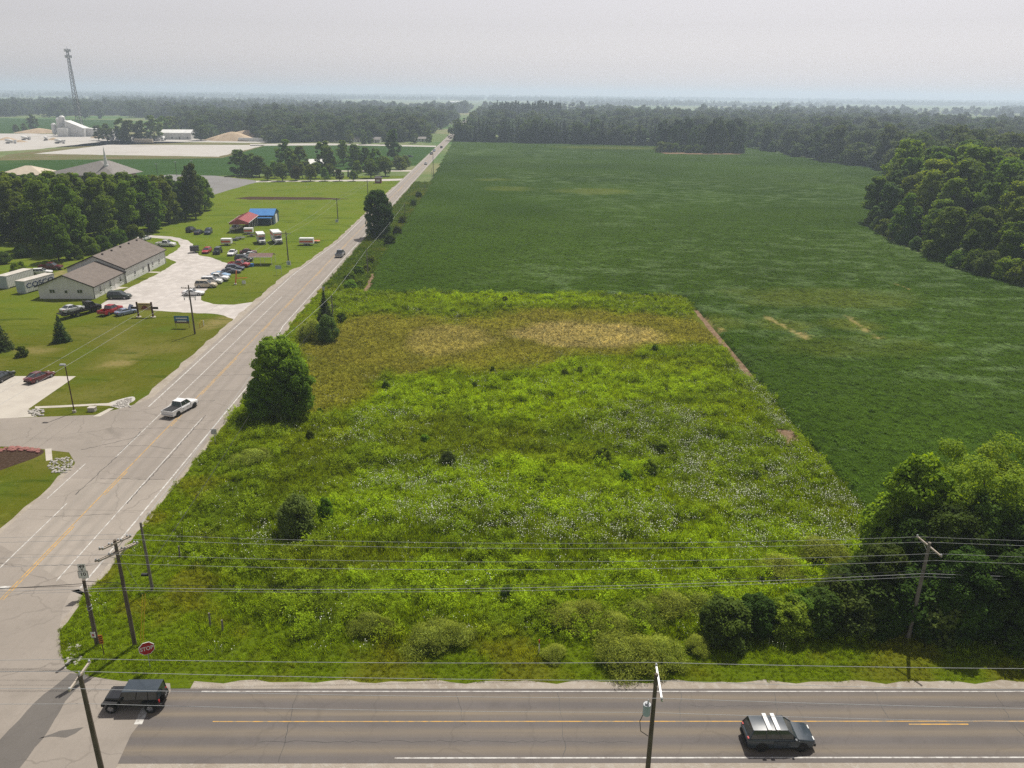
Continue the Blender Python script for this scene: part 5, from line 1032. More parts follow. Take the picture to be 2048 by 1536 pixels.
flat_trailer(632, 485, .2, 2.6, 'paint_orange', 'orange open trailer behind the twin-axle cargo trailer'); flat_trailer(470, 481, .05, 2.8, 'paint_darkgrey', 'dark open trailer behind the small white trailer, left one'); flat_trailer(481, 478, .25, 2.8, 'paint_grey', 'grey open trailer behind the small white trailer, right one'); flat_trailer(503, 473, .1, 2.6, 'dark_steel', 'dark open trailer below the red carport')
p = G(390, 505); t = empty('black_trailer', p, .3, 'black box cart at the bend of the back drive', 'trailer'); MB().box(-1.2, 1.2, -.9, .9, .45, 1.9).build('trailer_box', 'paint_black', t); [wheel(t, 0, s_ * 1.0, .32) for s_ in (1, -1)]; MB().beam((1.2, 0, .5), (2.2, 0, .45), .09).build('drawbar', 'dark_steel', t)

# ================================================================== BUILDINGS ON THE LOT
mat('siding', (.66, .66, .63), (.57, .57, .54), .6, .6, stretch=(1, 1, .05)); mat('roof_brown', (.155, .128, .108), (.105, .085, .072), .9, .75, fac=(.3, .7), bump=.2); mat('trim_dark', (.03, .022, .018), None, 3, .6); mat('door_white', (.7, .69, .66), None, 3, .5); mat('frame_white', (.7, .7, .68), None, 3, .5)
a, b = G(190, 598), G(330, 526.5); ax = (b - a).normalized(); rz = math.atan2(ax.y, ax.x)      # along the lit side wall, away from the camera
fl_ = G(81, 597); Wd = abs((fl_ - a).dot(Vector((-ax.y, ax.x, 0)))); Lt = (b - a).length; f2 = (G(248, 567) - a).length
house = empty('brown_roofed_building', a, rz, 'long white-sided building with brown shingle roof beside the gravel lot', 'building')
def gable(x0, x1, y0, y1, ze, zr, ov):
    ym = (y0 + y1) / 2
    w = MB().add([(x0, y0, 0), (x0, y1, 0), (x0, y1, ze), (x0, ym, zr), (x0, y0, ze), (x1, y0, 0), (x1, y1, 0), (x1, y1, ze), (x1, ym, zr), (x1, y0, ze)], [(0, 4, 3, 2, 1), (5, 6, 7, 8, 9), (0, 5, 9, 4), (1, 2, 7, 6)]); w.build('wall', 'siding', house)
    sl = (zr - ze) / (ym - y0)
    for s_, ye in ((-1, y0), (1, y1)):
        zo = ze - ov * sl; yo = ye + s_ * ov; V = [(x0 - ov, yo, zo + .08), (x1 + ov, yo, zo + .08), (x1 + ov, ym, zr + .08), (x0 - ov, ym, zr + .08)]; V += [(x, y, z + .1) for x, y, z in V]
        rf = mesh_obj('roof', V, [(0, 1, 2, 3), (7, 6, 5, 4), (0, 4, 5, 1), (1, 5, 6, 2), (2, 6, 7, 3), (3, 7, 4, 0)], 'roof_brown', house)
        t = MB().beam((x0 - ov - .02, yo, zo + .08), (x1 + ov, yo, zo + .08), .06, .22)
        for xx in (x0 - ov - .02, x1 + ov + .02): t.beam((xx, yo, zo + .09), (xx, ym, zr + .09), .06, .24)
        t.build('fascia', 'trim_dark', rf)
    q = MB(); nb = int(ze / .3)
    for k in range(1, nb):
        z = k * .3; q.box(x0 - .012, x0 + .001, y0 + .05, y1 - .05, z, z + .02); q.box(x0 + .05, x1 - .05, y0 - .012, y0 + .001, z, z + .02)
    q.build('siding_lap', 'siding', house)
    MB().box(x0 - .03, x0 + .03, y0 - .035, y0 + .03, .02, ze - .05).build('corner_trim', 'trim_dark', house)
gable(0, f2, 0, Wd, 2.85, 5.3, .45)
gable(f2 + .02, Lt, -.25, Wd + 1.2, 3.7, 6.6, .45)
def win(x, y, z0, z1, w, face):
    if face == 'side': f = MB().box(x - w / 2 - .08, x + w / 2 + .08, y - .05, y, z0 - .08, z1 + .08).build('window', 'frame_white', house); MB().box(x - w / 2, x + w / 2, y - .06, y - .052, z0, z1).build('pane', 'glass_dark', f); MB().box(x - w / 2 - .12, x + w / 2 + .12, y - .1, y, z0 - .15, z0 - .081).build('sill', 'frame_white', f)
    else: f = MB().box(x - .05, x, y - w / 2 - .08, y + w / 2 + .08, z0 - .08, z1 + .08).build('window', 'frame_white', house); MB().box(x - .06, x - .052, y - w / 2, y - .04, z0, z1).build('pane', 'glass_dark', f); MB().box(x - .06, x - .052, y + .04, y + w / 2, z0, z1).build('pane', 'glass_dark', f)
def door(x, y, w, h_, face, m):
    if face == 'side': d = MB().box(x - w / 2, x + w / 2, y - .06, y, .05, h_).build('door', m, house); MB().box(x - w / 2 - .1, x - w / 2, y - .07, y, .05, h_ + .1).box(x + w / 2, x + w / 2 + .1, y - .07, y, .05, h_ + .1).box(x - w / 2, x + w / 2, y - .07, y, h_, h_ + .1).build('frame', 'frame_white', d)
    else: d = MB().box(x - .06, x, y - w / 2, y + w / 2, .05, h_).build('door', m, house); MB().box(x - .07, x, y - w / 2 - .1, y - w / 2, .05, h_ + .1).box(x - .07, x, y + w / 2, y + w / 2 + .1, .05, h_ + .1).build('frame', 'frame_white', d); MB().box(x - .07, x - .061, y - .3, y + .3, 1.3, 1.95).build('pane', 'glass_dark', d)
win(0, Wd * .25, 1.35, 2.1, 1.1, 'front'); win(0, Wd * .75, 1.35, 2.1, 1.1, 'front'); door(0, Wd * .5, 1.0, 2.1, 'front', 'door_white')
for t in (.2, .52, .86): win(f2 * t, 0, 1.0, 2.2, .8, 'side')
door(f2 * .36, 0, 1.0, 2.1, 'side', 'door_white'); door(f2 * .69, 0, 1.0, 2.1, 'side', 'door_white')
for t in (.22, .42, .66, .83): win(f2 + (Lt - f2) * t, -.25, 1.2, 2.0, .8, 'side')
door(f2 + (Lt - f2) * .55, -.25, 1.0, 2.1, 'side', 'trim_dark')
for k in range(5):
    xv = f2 + (Lt - f2) * (k + .6) / 5; yv = (Wd + 1.2 - .25) / 2 - .8; MB().box(xv - .18, xv + .18, yv - .18, yv + .18, 6.1, 6.75).build('roof_vent', 'trim_dark', house)
for xv in (.12, f2 - .15, f2 + .2, Lt - .15): MB().box(xv - .06, xv + .06, (-.14 if xv < f2 else -.39), (-.015 if xv < f2 else -.265), .1, 2.7 if xv < f2 else 3.5).build('downspout', 'frame_white', house)
# containers behind it
def container(a, b, hgt, w, lab, txt=None, name='shipping_container'):
    a, b = G(*a), G(*b); d = (b - a); L = d.length; e = empty(name, a, math.atan2(d.y, d.x), lab, 'container'); e2 = MB().box(0, L, 0, w, .25, hgt).build('box', 'white_panel', e)
    r = MB()
    for k in range(int(L / .5)): r.box(.2 + k * .5, .35 + k * .5, -.025, .0, .4, hgt - .15)
    r.build('side_ribs', 'white_panel', e); MB().box(-.05, L + .05, -.04, w + .04, hgt, hgt + .06).build('top_rail', 'gal_top', e); MB().box(-.03, 0, .08, w - .08, .35, hgt - .1).box(.1, .5, .1, w - .1, 0, .25).box(L - .5, L - .1, .1, w - .1, 0, .25).build('end_door', 'container_end', e)
    if txt: lettering(txt, 1.55, 'letter_navy', e, (L * .5, -.035, hgt * .58), (math.pi / 2, 0, 0), sx=1.5)
    return e
mat('gal_top', (.52, .5, .46), (.4, .36, .3), 1.5, .6); mat('container_end', (.36, .42, .44), (.3, .34, .36), 1.5, .6); mat('letter_navy', (.03, .05, .13), None, 3, .6)
container((53, 588), (112, 571), 2.9, 2.5, 'white shipping container with dark blue lettering left of the building', 'COSCO'); container((17, 578), (70, 562), 3.0, 2.5, 'plain white semi-trailer box left of the lettered container', name='trailer_box')
# sheds
mat('tin_blue', (.05, .2, .46), (.04, .16, .4), .8, .4, .1, stretch=(1, 1, 1)); mat('tin_red', (.33, .085, .085), (.27, .06, .06), .8, .45, .1); mat('tin_brown', (.14, .085, .07), (.18, .11, .09), .8, .45, .1); mat('tin_navy', (.05, .08, .12), (.06, .1, .15), 1, .5, .1)
def carport(a, b, w, eave, ridge, roofm, lab, gab=None, name='carport', panel=None):
    """open shelter: roof on posts, long axis from a to b"""
    a, b = G(*a), G(*b); d = b - a; L = d.length; e = empty(name, a, math.atan2(d.y, d.x), lab, 'shelter')
    for s_, y0, y1 in ((-1, 0, w / 2), (1, w, w / 2)):
        V = [(-.2, y0 - .2 * (-s_) * -1 if False else y0, eave), (L + .2, y0, eave), (L + .2, y1, ridge), (-.2, y1, ridge)]; V += [(x, y, z + .06) for x, y, z in V]
        mesh_obj('roof', V, [(0, 1, 2, 3), (7, 6, 5, 4), (0, 4, 5, 1), (1, 5, 6, 2), (2, 6, 7, 3), (3, 7, 4, 0)], roofm, e)
        r = MB(); n = int(L / .9)
        for k in range(n + 1): x = L * k / n; r.beam((x, y0, eave + .075), (x, y1, ridge + .075), .06, .04)
        r.build('roof_rib', roofm, e)
        r = MB().beam((-.22, y0, eave + .02), (L + .22, y0, eave + .02), .1, .14); r.build('gutter', 'frame_white', e)
    n = max(2, int(L / 2.6))
    for k in range(n + 1):
        for y in (.06, w - .06): MB().beam((L * k / n, y, 0), (L * k / n, y, eave), .09).build('post', 'frame_white', e)
    if gab:
        for x in (-.12, L + .12): mesh_obj('gable_panel', [(x, .02, eave), (x, w - .02, eave), (x, w / 2, ridge - .02), (x, w - .02, eave - .5), (x, .02, eave - .5)], [(0, 1, 2), (4, 3, 1, 0)], gab, e)
    return e
carport((500, 465), (519, 449), 6.4, 3.2, 4.4, 'tin_red', 'red-roofed open carport left of the blue-roofed shed', 'tin_red'); carport((499, 531.5), (544, 531.5), 4.2, 2.3, 3.0, 'tin_brown', 'low brown-roofed carport at the grass edge of the lot')
a, b = G(548, 449), G(556, 441); ax2 = G(503, 438) - G(545, 440); rz2 = math.atan2(ax2.y, ax2.x)
sh = empty('blue_roofed_shed', G(548, 449), 0, 'dark shed with bright blue metal roof on the grass', 'shed'); Ls, Ws = 8.5, 7.0
d = (G(560, 440) - G(548, 449)); sh.rotation_euler = (0, 0, math.atan2(d.y, d.x)); Ws = max(6.0, min(9.0, d.length))
MB().add([(0, 0, 0), (Ws, 0, 0), (Ws, 0, 3.2), (Ws / 2, 0, 4.8), (0, 0, 3.2), (0, Ls, 0), (Ws, Ls, 0), (Ws, Ls, 3.2), (Ws / 2, Ls, 4.8), (0, Ls, 3.2)], [(0, 1, 2, 3, 4), (9, 8, 7, 6, 5), (0, 4, 9, 5), (1, 6, 7, 2)]).build('wall', 'tin_navy', sh)
for x0_, x1_ in ((-.3, Ws / 2), (Ws + .3, Ws / 2)):
    V = [(x0_, -.3, 3.12), (x0_, Ls + .3, 3.12), (x1_, Ls + .3, 4.88), (x1_, -.3, 4.88)]; V += [(x, y, z + .07) for x, y, z in V]; rf = mesh_obj('roof', V, [(0, 1, 2, 3), (7, 6, 5, 4), (0, 4, 5, 1), (1, 5, 6, 2), (2, 6, 7, 3), (3, 7, 4, 0)], 'tin_blue', sh); r = MB()
    for k in range(11): yy = Ls * k / 10; r.beam((x0_, yy, 3.2), (x1_, yy, 4.96), .06, .04)
    r.build('roof_rib', 'tin_blue', rf)
MB().box(-2.6, -.35, .2, 5.2, 2.55, 2.62).build('lean_to_roof', 'tin_blue', sh); [MB().beam((-2.5, y, 0), (-2.5, y, 2.55), .1).build('post', 'frame_white', sh) for y in (.3, 5.0)]
MB().box(Ws * .32, Ws * .68, -.08, -.01, .05, 3.0).build('roller_door', 'door_white', sh)

# ================================================================== POLES, WIRES, SIGNS
mat('pole_wood', (.135, .11, .085), (.075, .06, .046), 5, .9, stretch=(1, 1, .15), bump=.4); mat('pole_grey', (.21, .19, .165), (.13, .115, .10), 5, .9, stretch=(1, 1, .15), bump=.4); mat('arm_pale', (.42, .37, .31), (.33, .28, .23), 4, .8, stretch=(.3, .3, 1)); mat('ceramic', (.5, .52, .54), None, 4, .25); mat('galv', (.42, .43, .44), (.33, .34, .35), 3, .5, .5); mat('wire', (.45, .46, .47), None, 2, .5, .3); mat('cable', (.03, .03, .032), None, 2, .6); mat('transformer', (.36, .44, .49), None, 3, .5)
mat('sign_red', (.40, .012, .025), (.34, .01, .02), 2, .5); mat('sign_white', (.72, .72, .70), (.64, .64, .62), 2, .5); mat('sign_black', (.012, .012, .012), None, 2, .6); mat('sign_blue', (.03, .13, .26), (.04, .16, .3), 2, .5); mat('sign_tan', (.5, .38, .16), (.42, .3, .12), 2, .6); mat('sign_maroon', (.2, .035, .03), None, 2, .6); mat('sign_wood', (.09, .045, .025), (.06, .03, .018), 3, .8); mat('sign_yellow', (.6, .42, .03), None, 2, .5); mat('sign_orange', (.65, .2, .03), None, 2, .5); mat('sign_brown', (.16, .09, .06), None, 2, .6)
def pole(px, py, top=None, lab='', h=None, r=.15, m='pole_wood', name='utility_pole', base=None):
    p = base or G(px, py); h = h or px_h(px, py, top); e = empty(name, (p[0], p[1], 0), 0, lab, 'pole')
    MB().tube([(0, 0, -.2), (0, 0, h * .5), (0, 0, h)], [r * 1.15, r, r * .78], 10).build('shaft', m, e, True); return e, h
def arm(e, a, b, w=.1, m='arm_pale', brace=True, pins=3, hgt=.13):
    a, b = Vector(a), Vector(b); o = MB().beam(a, b, w, hgt).build('crossarm', m, e); q = MB()
    for k in range(pins):
        p = a.lerp(b, k / (pins - 1) * .94 + .03); q.tube([p + Vector((0, 0, .06)), p + Vector((0, 0, .14)), p + Vector((0, 0, .2))], [.05, .075, .03], 8)
    q.build('insulator', 'ceramic', o)
    if brace: c = (a + b) / 2; MB().beam(c.lerp(a, .5), Vector((0, 0, c.z - .6)), .03).beam(c.lerp(b, .5), Vector((0, 0, c.z - .6)), .03).build('brace', 'galv', o)
def wire(pts, lab, sag=.6, r=.014, m='wire', group='overhead wires'):
    P = []
    for a, b in zip(pts, pts[1:]):
        a, b = Vector(a), Vector(b); L = (b - a).length; s = sag * (L / 60) ** 2 if L < 60 else sag
        for k in range(24): t = k / 24; q = a.lerp(b, t); P.append((q.x, q.y, q.z - 4 * s * t * (1 - t)))
    P.append(tuple(pts[-1])); return tag(MB().tube(P, r, 5, False).build('overhead_wire', m, None, True), lab, 'wire', group)
w1, hw = pole(270, 1290, 1080, 'brown utility pole with double crossarms at the road corner', r=.16); W1 = Vector(w1.location)
for z, ln in ((hw - .25, 1.25), (hw - 1.1, 1.75)):
    for s_ in (-.12, .12): arm(w1, (-ln * .55 + s_, -ln * .8, z), (ln * .55 + s_, ln * .8, z), pins=4, brace=s_ > 0)
r_, hr = pole(1816, 1277, 1085, 'tall grey utility pole in front of the hedge at the lower right', r=.16, m='pole_grey'); RR = Vector(r_.location)
arm(r_, (-.55, 1.1, hr - .05), (.55, -1.1, hr - .65), pins=3)
p2, h2 = pole(305, 1180, 1045, 'bare short pole with a black cable box by the road', m='pole_grey', r=.13); MB().box(-.75, -.15, -.15, .1, h2 * .22, h2 * .22 + .22).build('splice_box', 'cable', p2)
p3, h3 = pole(195, 1290, 1160, 'short dark pole with pale bands at the corner grass', r=.17); MB().tube([(0, 0, h3 * .56), (0, 0, h3 * .56 + .05)], .21, 10).tube([(0, 0, h3 * .61), (0, 0, h3 * .61 + .05)], .21, 10).build('metal_band', 'galv', p3)
pl = MB().box(-.24, .14, -.24, -.21, .95, 1.5).build('plate', 'sign_white', p3); MB().box(-.12, .04, -.245, -.241, 1.1, 1.3).build('print', 'sign_red', pl)
hs = 10.6; sl_xy = G(160, 1350, hs); sl, _ = pole(0, 0, lab='utility pole cut by the bottom edge at the lower left', h=hs, r=.17, base=(sl_xy.x, sl_xy.y)); SLv = Vector(sl.location)
a = G(138, 1382, hs - .35) - SLv; b = G(180, 1323, hs - .1) - SLv; arm(sl, a, b, .11, pins=2); MB().tube([(-.02, 0, hs), (-.02, 0, hs + .28)], [.06, .04], 8).build('insulator', 'ceramic', sl); SA = [SLv + b + Vector((0, 0, .2)), SLv + Vector((0, 0, hs + .28)), SLv + a + Vector((0, 0, .2)), SLv + Vector((.15, 0, hs - 2.2))]
s2_xy = G(1313, 1348, hs); s2, _ = pole(0, 0, lab='utility pole with a grey transformer cut by the bottom edge', h=hs, r=.15, base=(s2_xy.x, s2_xy.y)); S2v = Vector(s2.location)
a = G(1324, 1402, hs - .35) - S2v; b = G(1312, 1330, hs - .1) - S2v; arm(s2, a, b, .11, m='galv', pins=2); tr = MB().tube([(-.42, -.05, hs - 3.1), (-.42, -.05, hs - 2.3)], [.24, .24], 12).build('transformer_can', 'transformer', s2, True); MB().tube([(-.42, -.05, hs - 2.3), (-.42, -.05, hs - 2.2), (-.36, -.05, hs - 2.18), (-.36, -.05, hs - 1.95)], [.24, .15, .06, .04], 10).build('bushing', 'ceramic', tr)
MB().tube([(-.6, -.1, hs - 3.0), (-.8, -.1, hs - 3.6), (-.7, -.1, hs - 4.4), (-.2, -.1, hs - 4.8)], .025, 6).build('lead_cable', 'cable', s2, True); SB = [S2v + b + Vector((0, 0, .2)), S2v + Vector((0, 0, hs - .5)), S2v + a + Vector((0, 0, .2)), S2v + Vector((-.15, 0, hs - 3.0))]
for i, lab in enumerate(('farthest of the four thin wires over the cross road', 'second farthest thin wire over the cross road', 'third thin wire over the cross road, passing the off-roader roof', 'nearest thin wire over the cross road')):
    p, q = SA[i], SB[i]; d = q - p; wire([p - d * 1.6 + Vector((0, 0, 0)), p, q, q + d * 1.4], lab, .45, .014)
for i, (za, zb, off, lab) in enumerate(((hw - .05, hr + .05, 1.0, 'topmost wire between the corner pole and the hedge pole'), (hw - .15, hr - .15, .4, 'second wire from the top between corner and hedge poles'), (hw - .95, hr - .75, -.6, 'third wire from the top between corner and hedge poles'), (hw - 1.5, hr - 1.2, -1.0, 'fourth wire from the top between corner and hedge poles'))):
    p = W1 + Vector((.3 * off, off, za)); q = RR + Vector((-.4 * off, off * .8, zb)); d = q - p; wire([p - d * 1.0, p, q, q + Vector((70, 1, -.2))], lab, .75, .012)
for i, (za, zb, lab) in enumerate(((hw * .60, hr - 2.6, 'upper dark cable low between corner and hedge poles'), (hw * .57, hr - 2.9, 'middle dark cable low between corner and hedge poles'), (hw * .545, hr - 3.2, 'lower dark cable low between corner and hedge poles'))):
    p = W1 + Vector((0, -.15, za)); q = RR + Vector((0, -.15, zb)); wire([p - Vector((70, 1.2, .2)), p, q, q + Vector((70, 1, -.2))], lab, .7, .018 if i < 2 else .012, 'cable' if i == 0 else 'wire')
P3 = Vector(p3.location); wire([P3 + Vector((0, 0, h3 - .35)), P3 + Vector((-45, -3, h3 - 1.2))], 'black cable leaving the short dark corner pole to the left', .5, .025, 'cable'); wire([P3 + Vector((0, 0, h3 - .1)), W1 + Vector((0, 0, hw * .6))], 'short black cable joining the two corner poles', .2, .025, 'cable')
g = empty('guy_wire', W1 + Vector((.5, -.1, 0)), 0, 'yellow sleeved guy wires slanting beside the corner pole', 'guy wire')
for dx, dy in ((.0, 0), (.18, .1)): MB().tube([(dx, dy, 0), (dx + .25, dy + 1.3, 4.2)], .03, 6).build('yellow_sleeve', 'sign_yellow', g, True)
MB().tube([(.25, 1.3, 4.2), (-.45, .1, hw - .8)], .012, 5).build('strand', 'wire', g)
# poles along the north road
NP = [(p2, h2)]
for px, py, top, lab, r in ((545, 790, 700, 'grey pole hidden in the roadside clump', .12), (666, 634, 590, 'grey pole behind the pointed cedar', .12), (736, 550, 498, 'grey pole beside the bare strip of the bean corner', .12), (810, 431, 407, 'short grey pole on the fence line past the lone tree', .12), (832, 396, 380, 'low grey post on the fence line, third from the tall pole', .1), (850, 381, 360, 'short grey post on the fence line, second from the tall pole', .1), (864, 359, 336, 'short grey post next to the tall far pole', .1), (867, 357, 304, 'tall far pole beside the long road', .16)):
    NP.append(pole(px, py, top, lab, m='pole_grey', r=r))
wire([Vector(e.location) + Vector((0, 0, h_ - .15)) for e, h_ in NP[:5]], 'thin cable strung along the poles beside the long road', .35, .02); wire([Vector(NP[0][0].location) + Vector((0, 0, h2 * .35)), Vector(NP[1][0].location) + Vector((0, 0, 2.6)), Vector(NP[2][0].location) + Vector((0, 0, 2.8))], 'black cable drooping low along the grass verge', .7, .03, 'cable')
LP = []
for px, py, top, lab, two in ((390, 668, 570, 'brown utility pole on the lawn behind the blue sign', True), (577, 524, 463, 'brown utility pole beside the brown carport sign', False), (676, 440, 396, 'utility pole on the long lawn with a sign at its foot', False), (736, 392, 360, 'utility pole near the single tree on the left verge', False)):
    e, h_ = pole(px, py, top, lab, r=.15); LP.append((e, h_)); arm(e, (-1.5, .1, h_ - .6), (1.3, -.1, h_ - .6), .09, pins=4, m='pole_wood')
    if two:
        arm(e, (-1.3, .1, h_ - 2.3), (1.2, -.1, h_ - 2.3), .05, m='galv', pins=3, brace=False)
        for x in (-1.05, -.1, 1.0): MB().tube([(x, -.12, h_ - 2.9), (x, -.12, h_ - 2.4)], .09, 8).build('cutout', 'ceramic', e)
for k, x in enumerate((-1.3, 1.1)):
    P = [Vector(e.location) + Vector((x, 0, h_ - .4)) for e, h_ in LP]; d = P[0] - P[1]; wire([P[0] + d * 1.6] + P, ('left' if k == 0 else 'right') + ' thin wire over the lawn along the west roadside poles', .8, .014)
# parking-lot lamp
lp = empty('lamp_post', G(149, 825), 0, 'dark lamp post with a box lamp beside the entrance', 'lamp post'); hl2 = px_h(149, 825, 731); MB().tube([(0, 0, 0), (0, 0, hl2)], [.09, .07], 10).build('shaft', 'sign_wood', lp, True); MB().tube([(0, 0, 0), (0, 0, .35)], [.26, .24], 12).build('footing', 'concrete', lp); MB().add([(-.75, -.22, hl2 + .02), (.05, -.22, hl2 + .02), (.05, .22, hl2 + .02), (-.75, .22, hl2 + .02), (-.7, -.18, hl2 + .22), (.0, -.18, hl2 + .22), (.0, .18, hl2 + .22), (-.7, .18, hl2 + .22)], [(0, 3, 2, 1), (4, 5, 6, 7), (0, 1, 5, 4), (1, 2, 6, 5), (2, 3, 7, 6), (3, 0, 4, 7)]).build('lamp_head', 'galv', lp)
# signs
def sign_post(e, h, m='galv', x=0, w=.06): MB().box(x - w / 2, x + w / 2, .02, .02 + w, -.1, h).build('post', m, e)
p = G(301, 1338); zs = px_h(301, 1338, 1299) + .1; st = empty('stop_sign', p, math.radians(28), 'red octagonal STOP sign on a post by the cross road', 'sign'); sign_post(st, zs + .5)
def octo(R, y0, y1): return [(R * math.cos(math.pi / 8 + k * math.pi / 4), R * math.sin(math.pi / 8 + k * math.pi / 4)) for k in range(8)]
for R, y0, y1, m, nm in ((.62, -.02, .02, 'sign_white', 'border'), (.57, -.026, -.0201, 'sign_red', 'face')):
    O = octo(R, y0, y1); V = [(x, y0, zs + z) for x, z in O] + [(x, y1, zs + z) for x, z in O]; mesh_obj(nm, V, [tuple(range(8)), tuple(range(15, 7, -1))] + [(k, k + 8, (k + 1) % 8 + 8, (k + 1) % 8) for k in range(8)], m, st)
lettering('STOP', .5, 'sign_white', st, (0, -.03, zs), (math.pi / 2, 0, 0), sx=.82)
p = G(175, 1190); z9 = px_h(175, 1190, 1136); rs = empty('route_sign', p, math.radians(6), 'two stacked white route signs reading 49 and 10 at the corner', 'sign'); sign_post(rs, z9 + .4)
pa = MB().box(-.34, .34, -.02, .0, z9 - .3, z9 + .42).build('plate', 'sign_white', rs); lettering('49', .5, 'sign_black', pa, (0, -.024, z9 + .14), (math.pi / 2, 0, 0)); MB().add([(-.04, -.024, z9 - .27), (.04, -.024, z9 - .27), (.04, -.024, z9 - .14), (.12, -.024, z9 - .14), (0, -.024, z9 - .04), (-.12, -.024, z9 - .14), (-.04, -.024, z9 - .14)], [(0, 1, 2, 6), (3, 4, 5)]).build('arrow', 'sign_black', pa)
pb = MB().box(-.4, .4, -.02, .0, z9 - 1.05, z9 - .36).build('plate', 'sign_white', rs); MB().box(-.44, .44, 0.0, .012, z9 - 1.09, z9 - .32).build('backing', 'sign_black', pb); lettering('10', .52, 'sign_black', pb, (0, -.024, z9 - .68), (math.pi / 2, 0, 0)); MB().box(-.2, .2, -.02, 0, z9 - 1.22, z9 - 1.11).build('plate', 'sign_white', rs)
p = G(208, 1310); mk = empty('hazard_marker', p, .2, 'small orange striped hazard marker beside the short dark pole', 'sign'); sign_post(mk, 1.9, 'sign_wood'); f = MB().box(-.16, .16, -.015, .01, 1.15, 2.0).build('plate', 'sign_orange', mk); q = MB()
for k in range(4): q.add([(-.16, -.02, 1.17 + k * .2), (.16, -.02, 1.27 + k * .2), (.16, -.02, 1.36 + k * .2), (-.16, -.02, 1.26 + k * .2)], [(0, 1, 2, 3)])
q.build('stripes', 'sign_black', f)
def small_sign(px, py, top, w, hgt, m, lab, lines=0, lm='sign_black', post='galv', posts=1, cat='sign', name='road_sign', rz=0.0):
    p = G(px, py); H = px_h(px, py, top); e = empty(name, p, rz, lab, cat)
    for k in range(posts): sign_post(e, H, post, (k - (posts - 1) / 2) * w * .9)
    f = MB().box(-w / 2, w / 2, -.03, .015, H - hgt, H).build('panel', m, e)
    for k in range(lines): ww = w * (.38 - .06 * ((k * 7) % 3)); z = H - hgt * (k + .8) / (lines + .6); MB().box(-ww, ww, -.038, -.031, z - hgt * .09, z + hgt * .09).build('lettering_line', lm, f)
    return e, H
small_sign(431, 890, 858, .75, .75, 'galv', 'grey road sign seen from behind at the right road edge'); small_sign(648, 594, 574, .6, .8, 'galv', 'small pale sign beside the road before the cedars')
small_sign(578, 533, 522, 1.15, 1.15, 'sign_white', 'white lettered notice at the foot of the carport pole', 3, 'sign_blue', posts=2); small_sign(558, 550, 531, 1.5, .9, 'transformer', 'grey-green notice board on two posts by the road', posts=2); small_sign(674, 446, 438.5, 1.1, 1.1, 'sign_white', 'white notice at the foot of the lawn utility pole', 2, 'sign_blue', posts=2)
e, H = small_sign(365.5, 656, 632, 2.9, 1.5, 'sign_blue', 'blue roadside sign with white lettering on the lawn', 2, 'sign_white', 'sign_wood', 2); MB().box(-1.43, 1.43, -.036, -.031, H - 1.48, H - 1.05).build('lower_panel', 'sign_brown', e)
p = G(292, 634); H = px_h(292, 634, 604); e = empty('wooden_sign', p, 0, 'tan wooden business sign hung between two brown posts', 'sign')
for x in (-1.5, 1.5): MB().box(x - .14, x + .14, -.14, .14, -.1, H).build('post', 'sign_wood', e); MB().tube([(x, 0, 0), (x, 0, .12)], [.55, .5], 12).build('footing', 'concrete', e)
f = MB().box(-1.35, 1.35, -.06, .06, H - 1.75, H - .25).build('panel', 'sign_tan', e); MB().prism([(-.7, 0), (.75, 0), (.5, .5), (.05, .75), (-.4, .5)], -.004, .004).build('emblem', 'sign_maroon', f); em = f.children[0]; em.rotation_euler = (math.pi / 2, 0, 0); em.location = (0, -.07, H - 1.45); MB().box(-.95, .95, -.068, -.061, H - .55, H - .42).build('lettering_line', 'sign_brown', f)
for x in (-2.25, 2.25): MB().box(x - .55, x + .55, -.04, .04, H - 1.5, H - 1.0).build('side_board', 'dark_steel', e); MB().beam((x - .7 * (1 if x > 0 else -1), 0, H - 1.25), (x, 0, H - 1.25), .05).build('bracket', 'dark_steel', e)
p = G(471, 569); e = empty('orange_frame', p, 0, 'orange and white post with a crossbar on the grass island', 'yard frame'); MB().tube([(0, 0, 0), (.5, .3, 3.4)], .16, 8).build('upright', 'paint_orange', e, True); MB().tube([(.3, .15, 1.5), (2.9, .4, 1.6)], .09, 8).build('crossbar', 'paint_orange', e, True); MB().box(1.6, 2.5, .0, .1, .15, 1.0).build('white_panel', 'sign_white', e); MB().tube([(0, 0, .02), (0, 0, .3)], .3, 10).build('foot', 'sign_white', e)
p = G(502, 533); MB_ = MB().box(-.7, .7, -.5, .5, 0, .7).box(-.75, .75, -.55, .55, .7, .8); o = MB_.build('storage_bin', 'tin_blue'); o.location = p; tag(o, 'small blue bin beside the brown carport', 'bin')
for k, (px, py, h_) in enumerate(((400, 656, 1.0), (405, 654, 1.3), (408, 652, 1.1))):
    o = MB().tube([(0, 0, 0), (0, 0, h_)], .09, 8).build('yellow_bollard', 'sign_yellow' if k < 2 else 'sign_white'); o.location = G(px, py); tag(o, ['left yellow marker post by the lawn utility pole', 'middle yellow marker post by the lawn utility pole', 'white-topped marker post by the lawn utility pole'][k], 'bollard')
for k, (px, py, top, lab) in enumerate(((421, 1254, 1226, 'left of two old wooden posts in the lower left grass'), (446, 1264, 1240, 'right of two old wooden posts in the lower left grass'), (360, 1115, 1092, 'grey marker post under the wires at the left'))):
    o = MB().tube([(0, 0, 0), (.04, 0, px_h(px, py, top))], [.09, .08], 7).build('fence_post', 'pole_grey'); o.location = G(px, py); tag(o, lab, 'post')
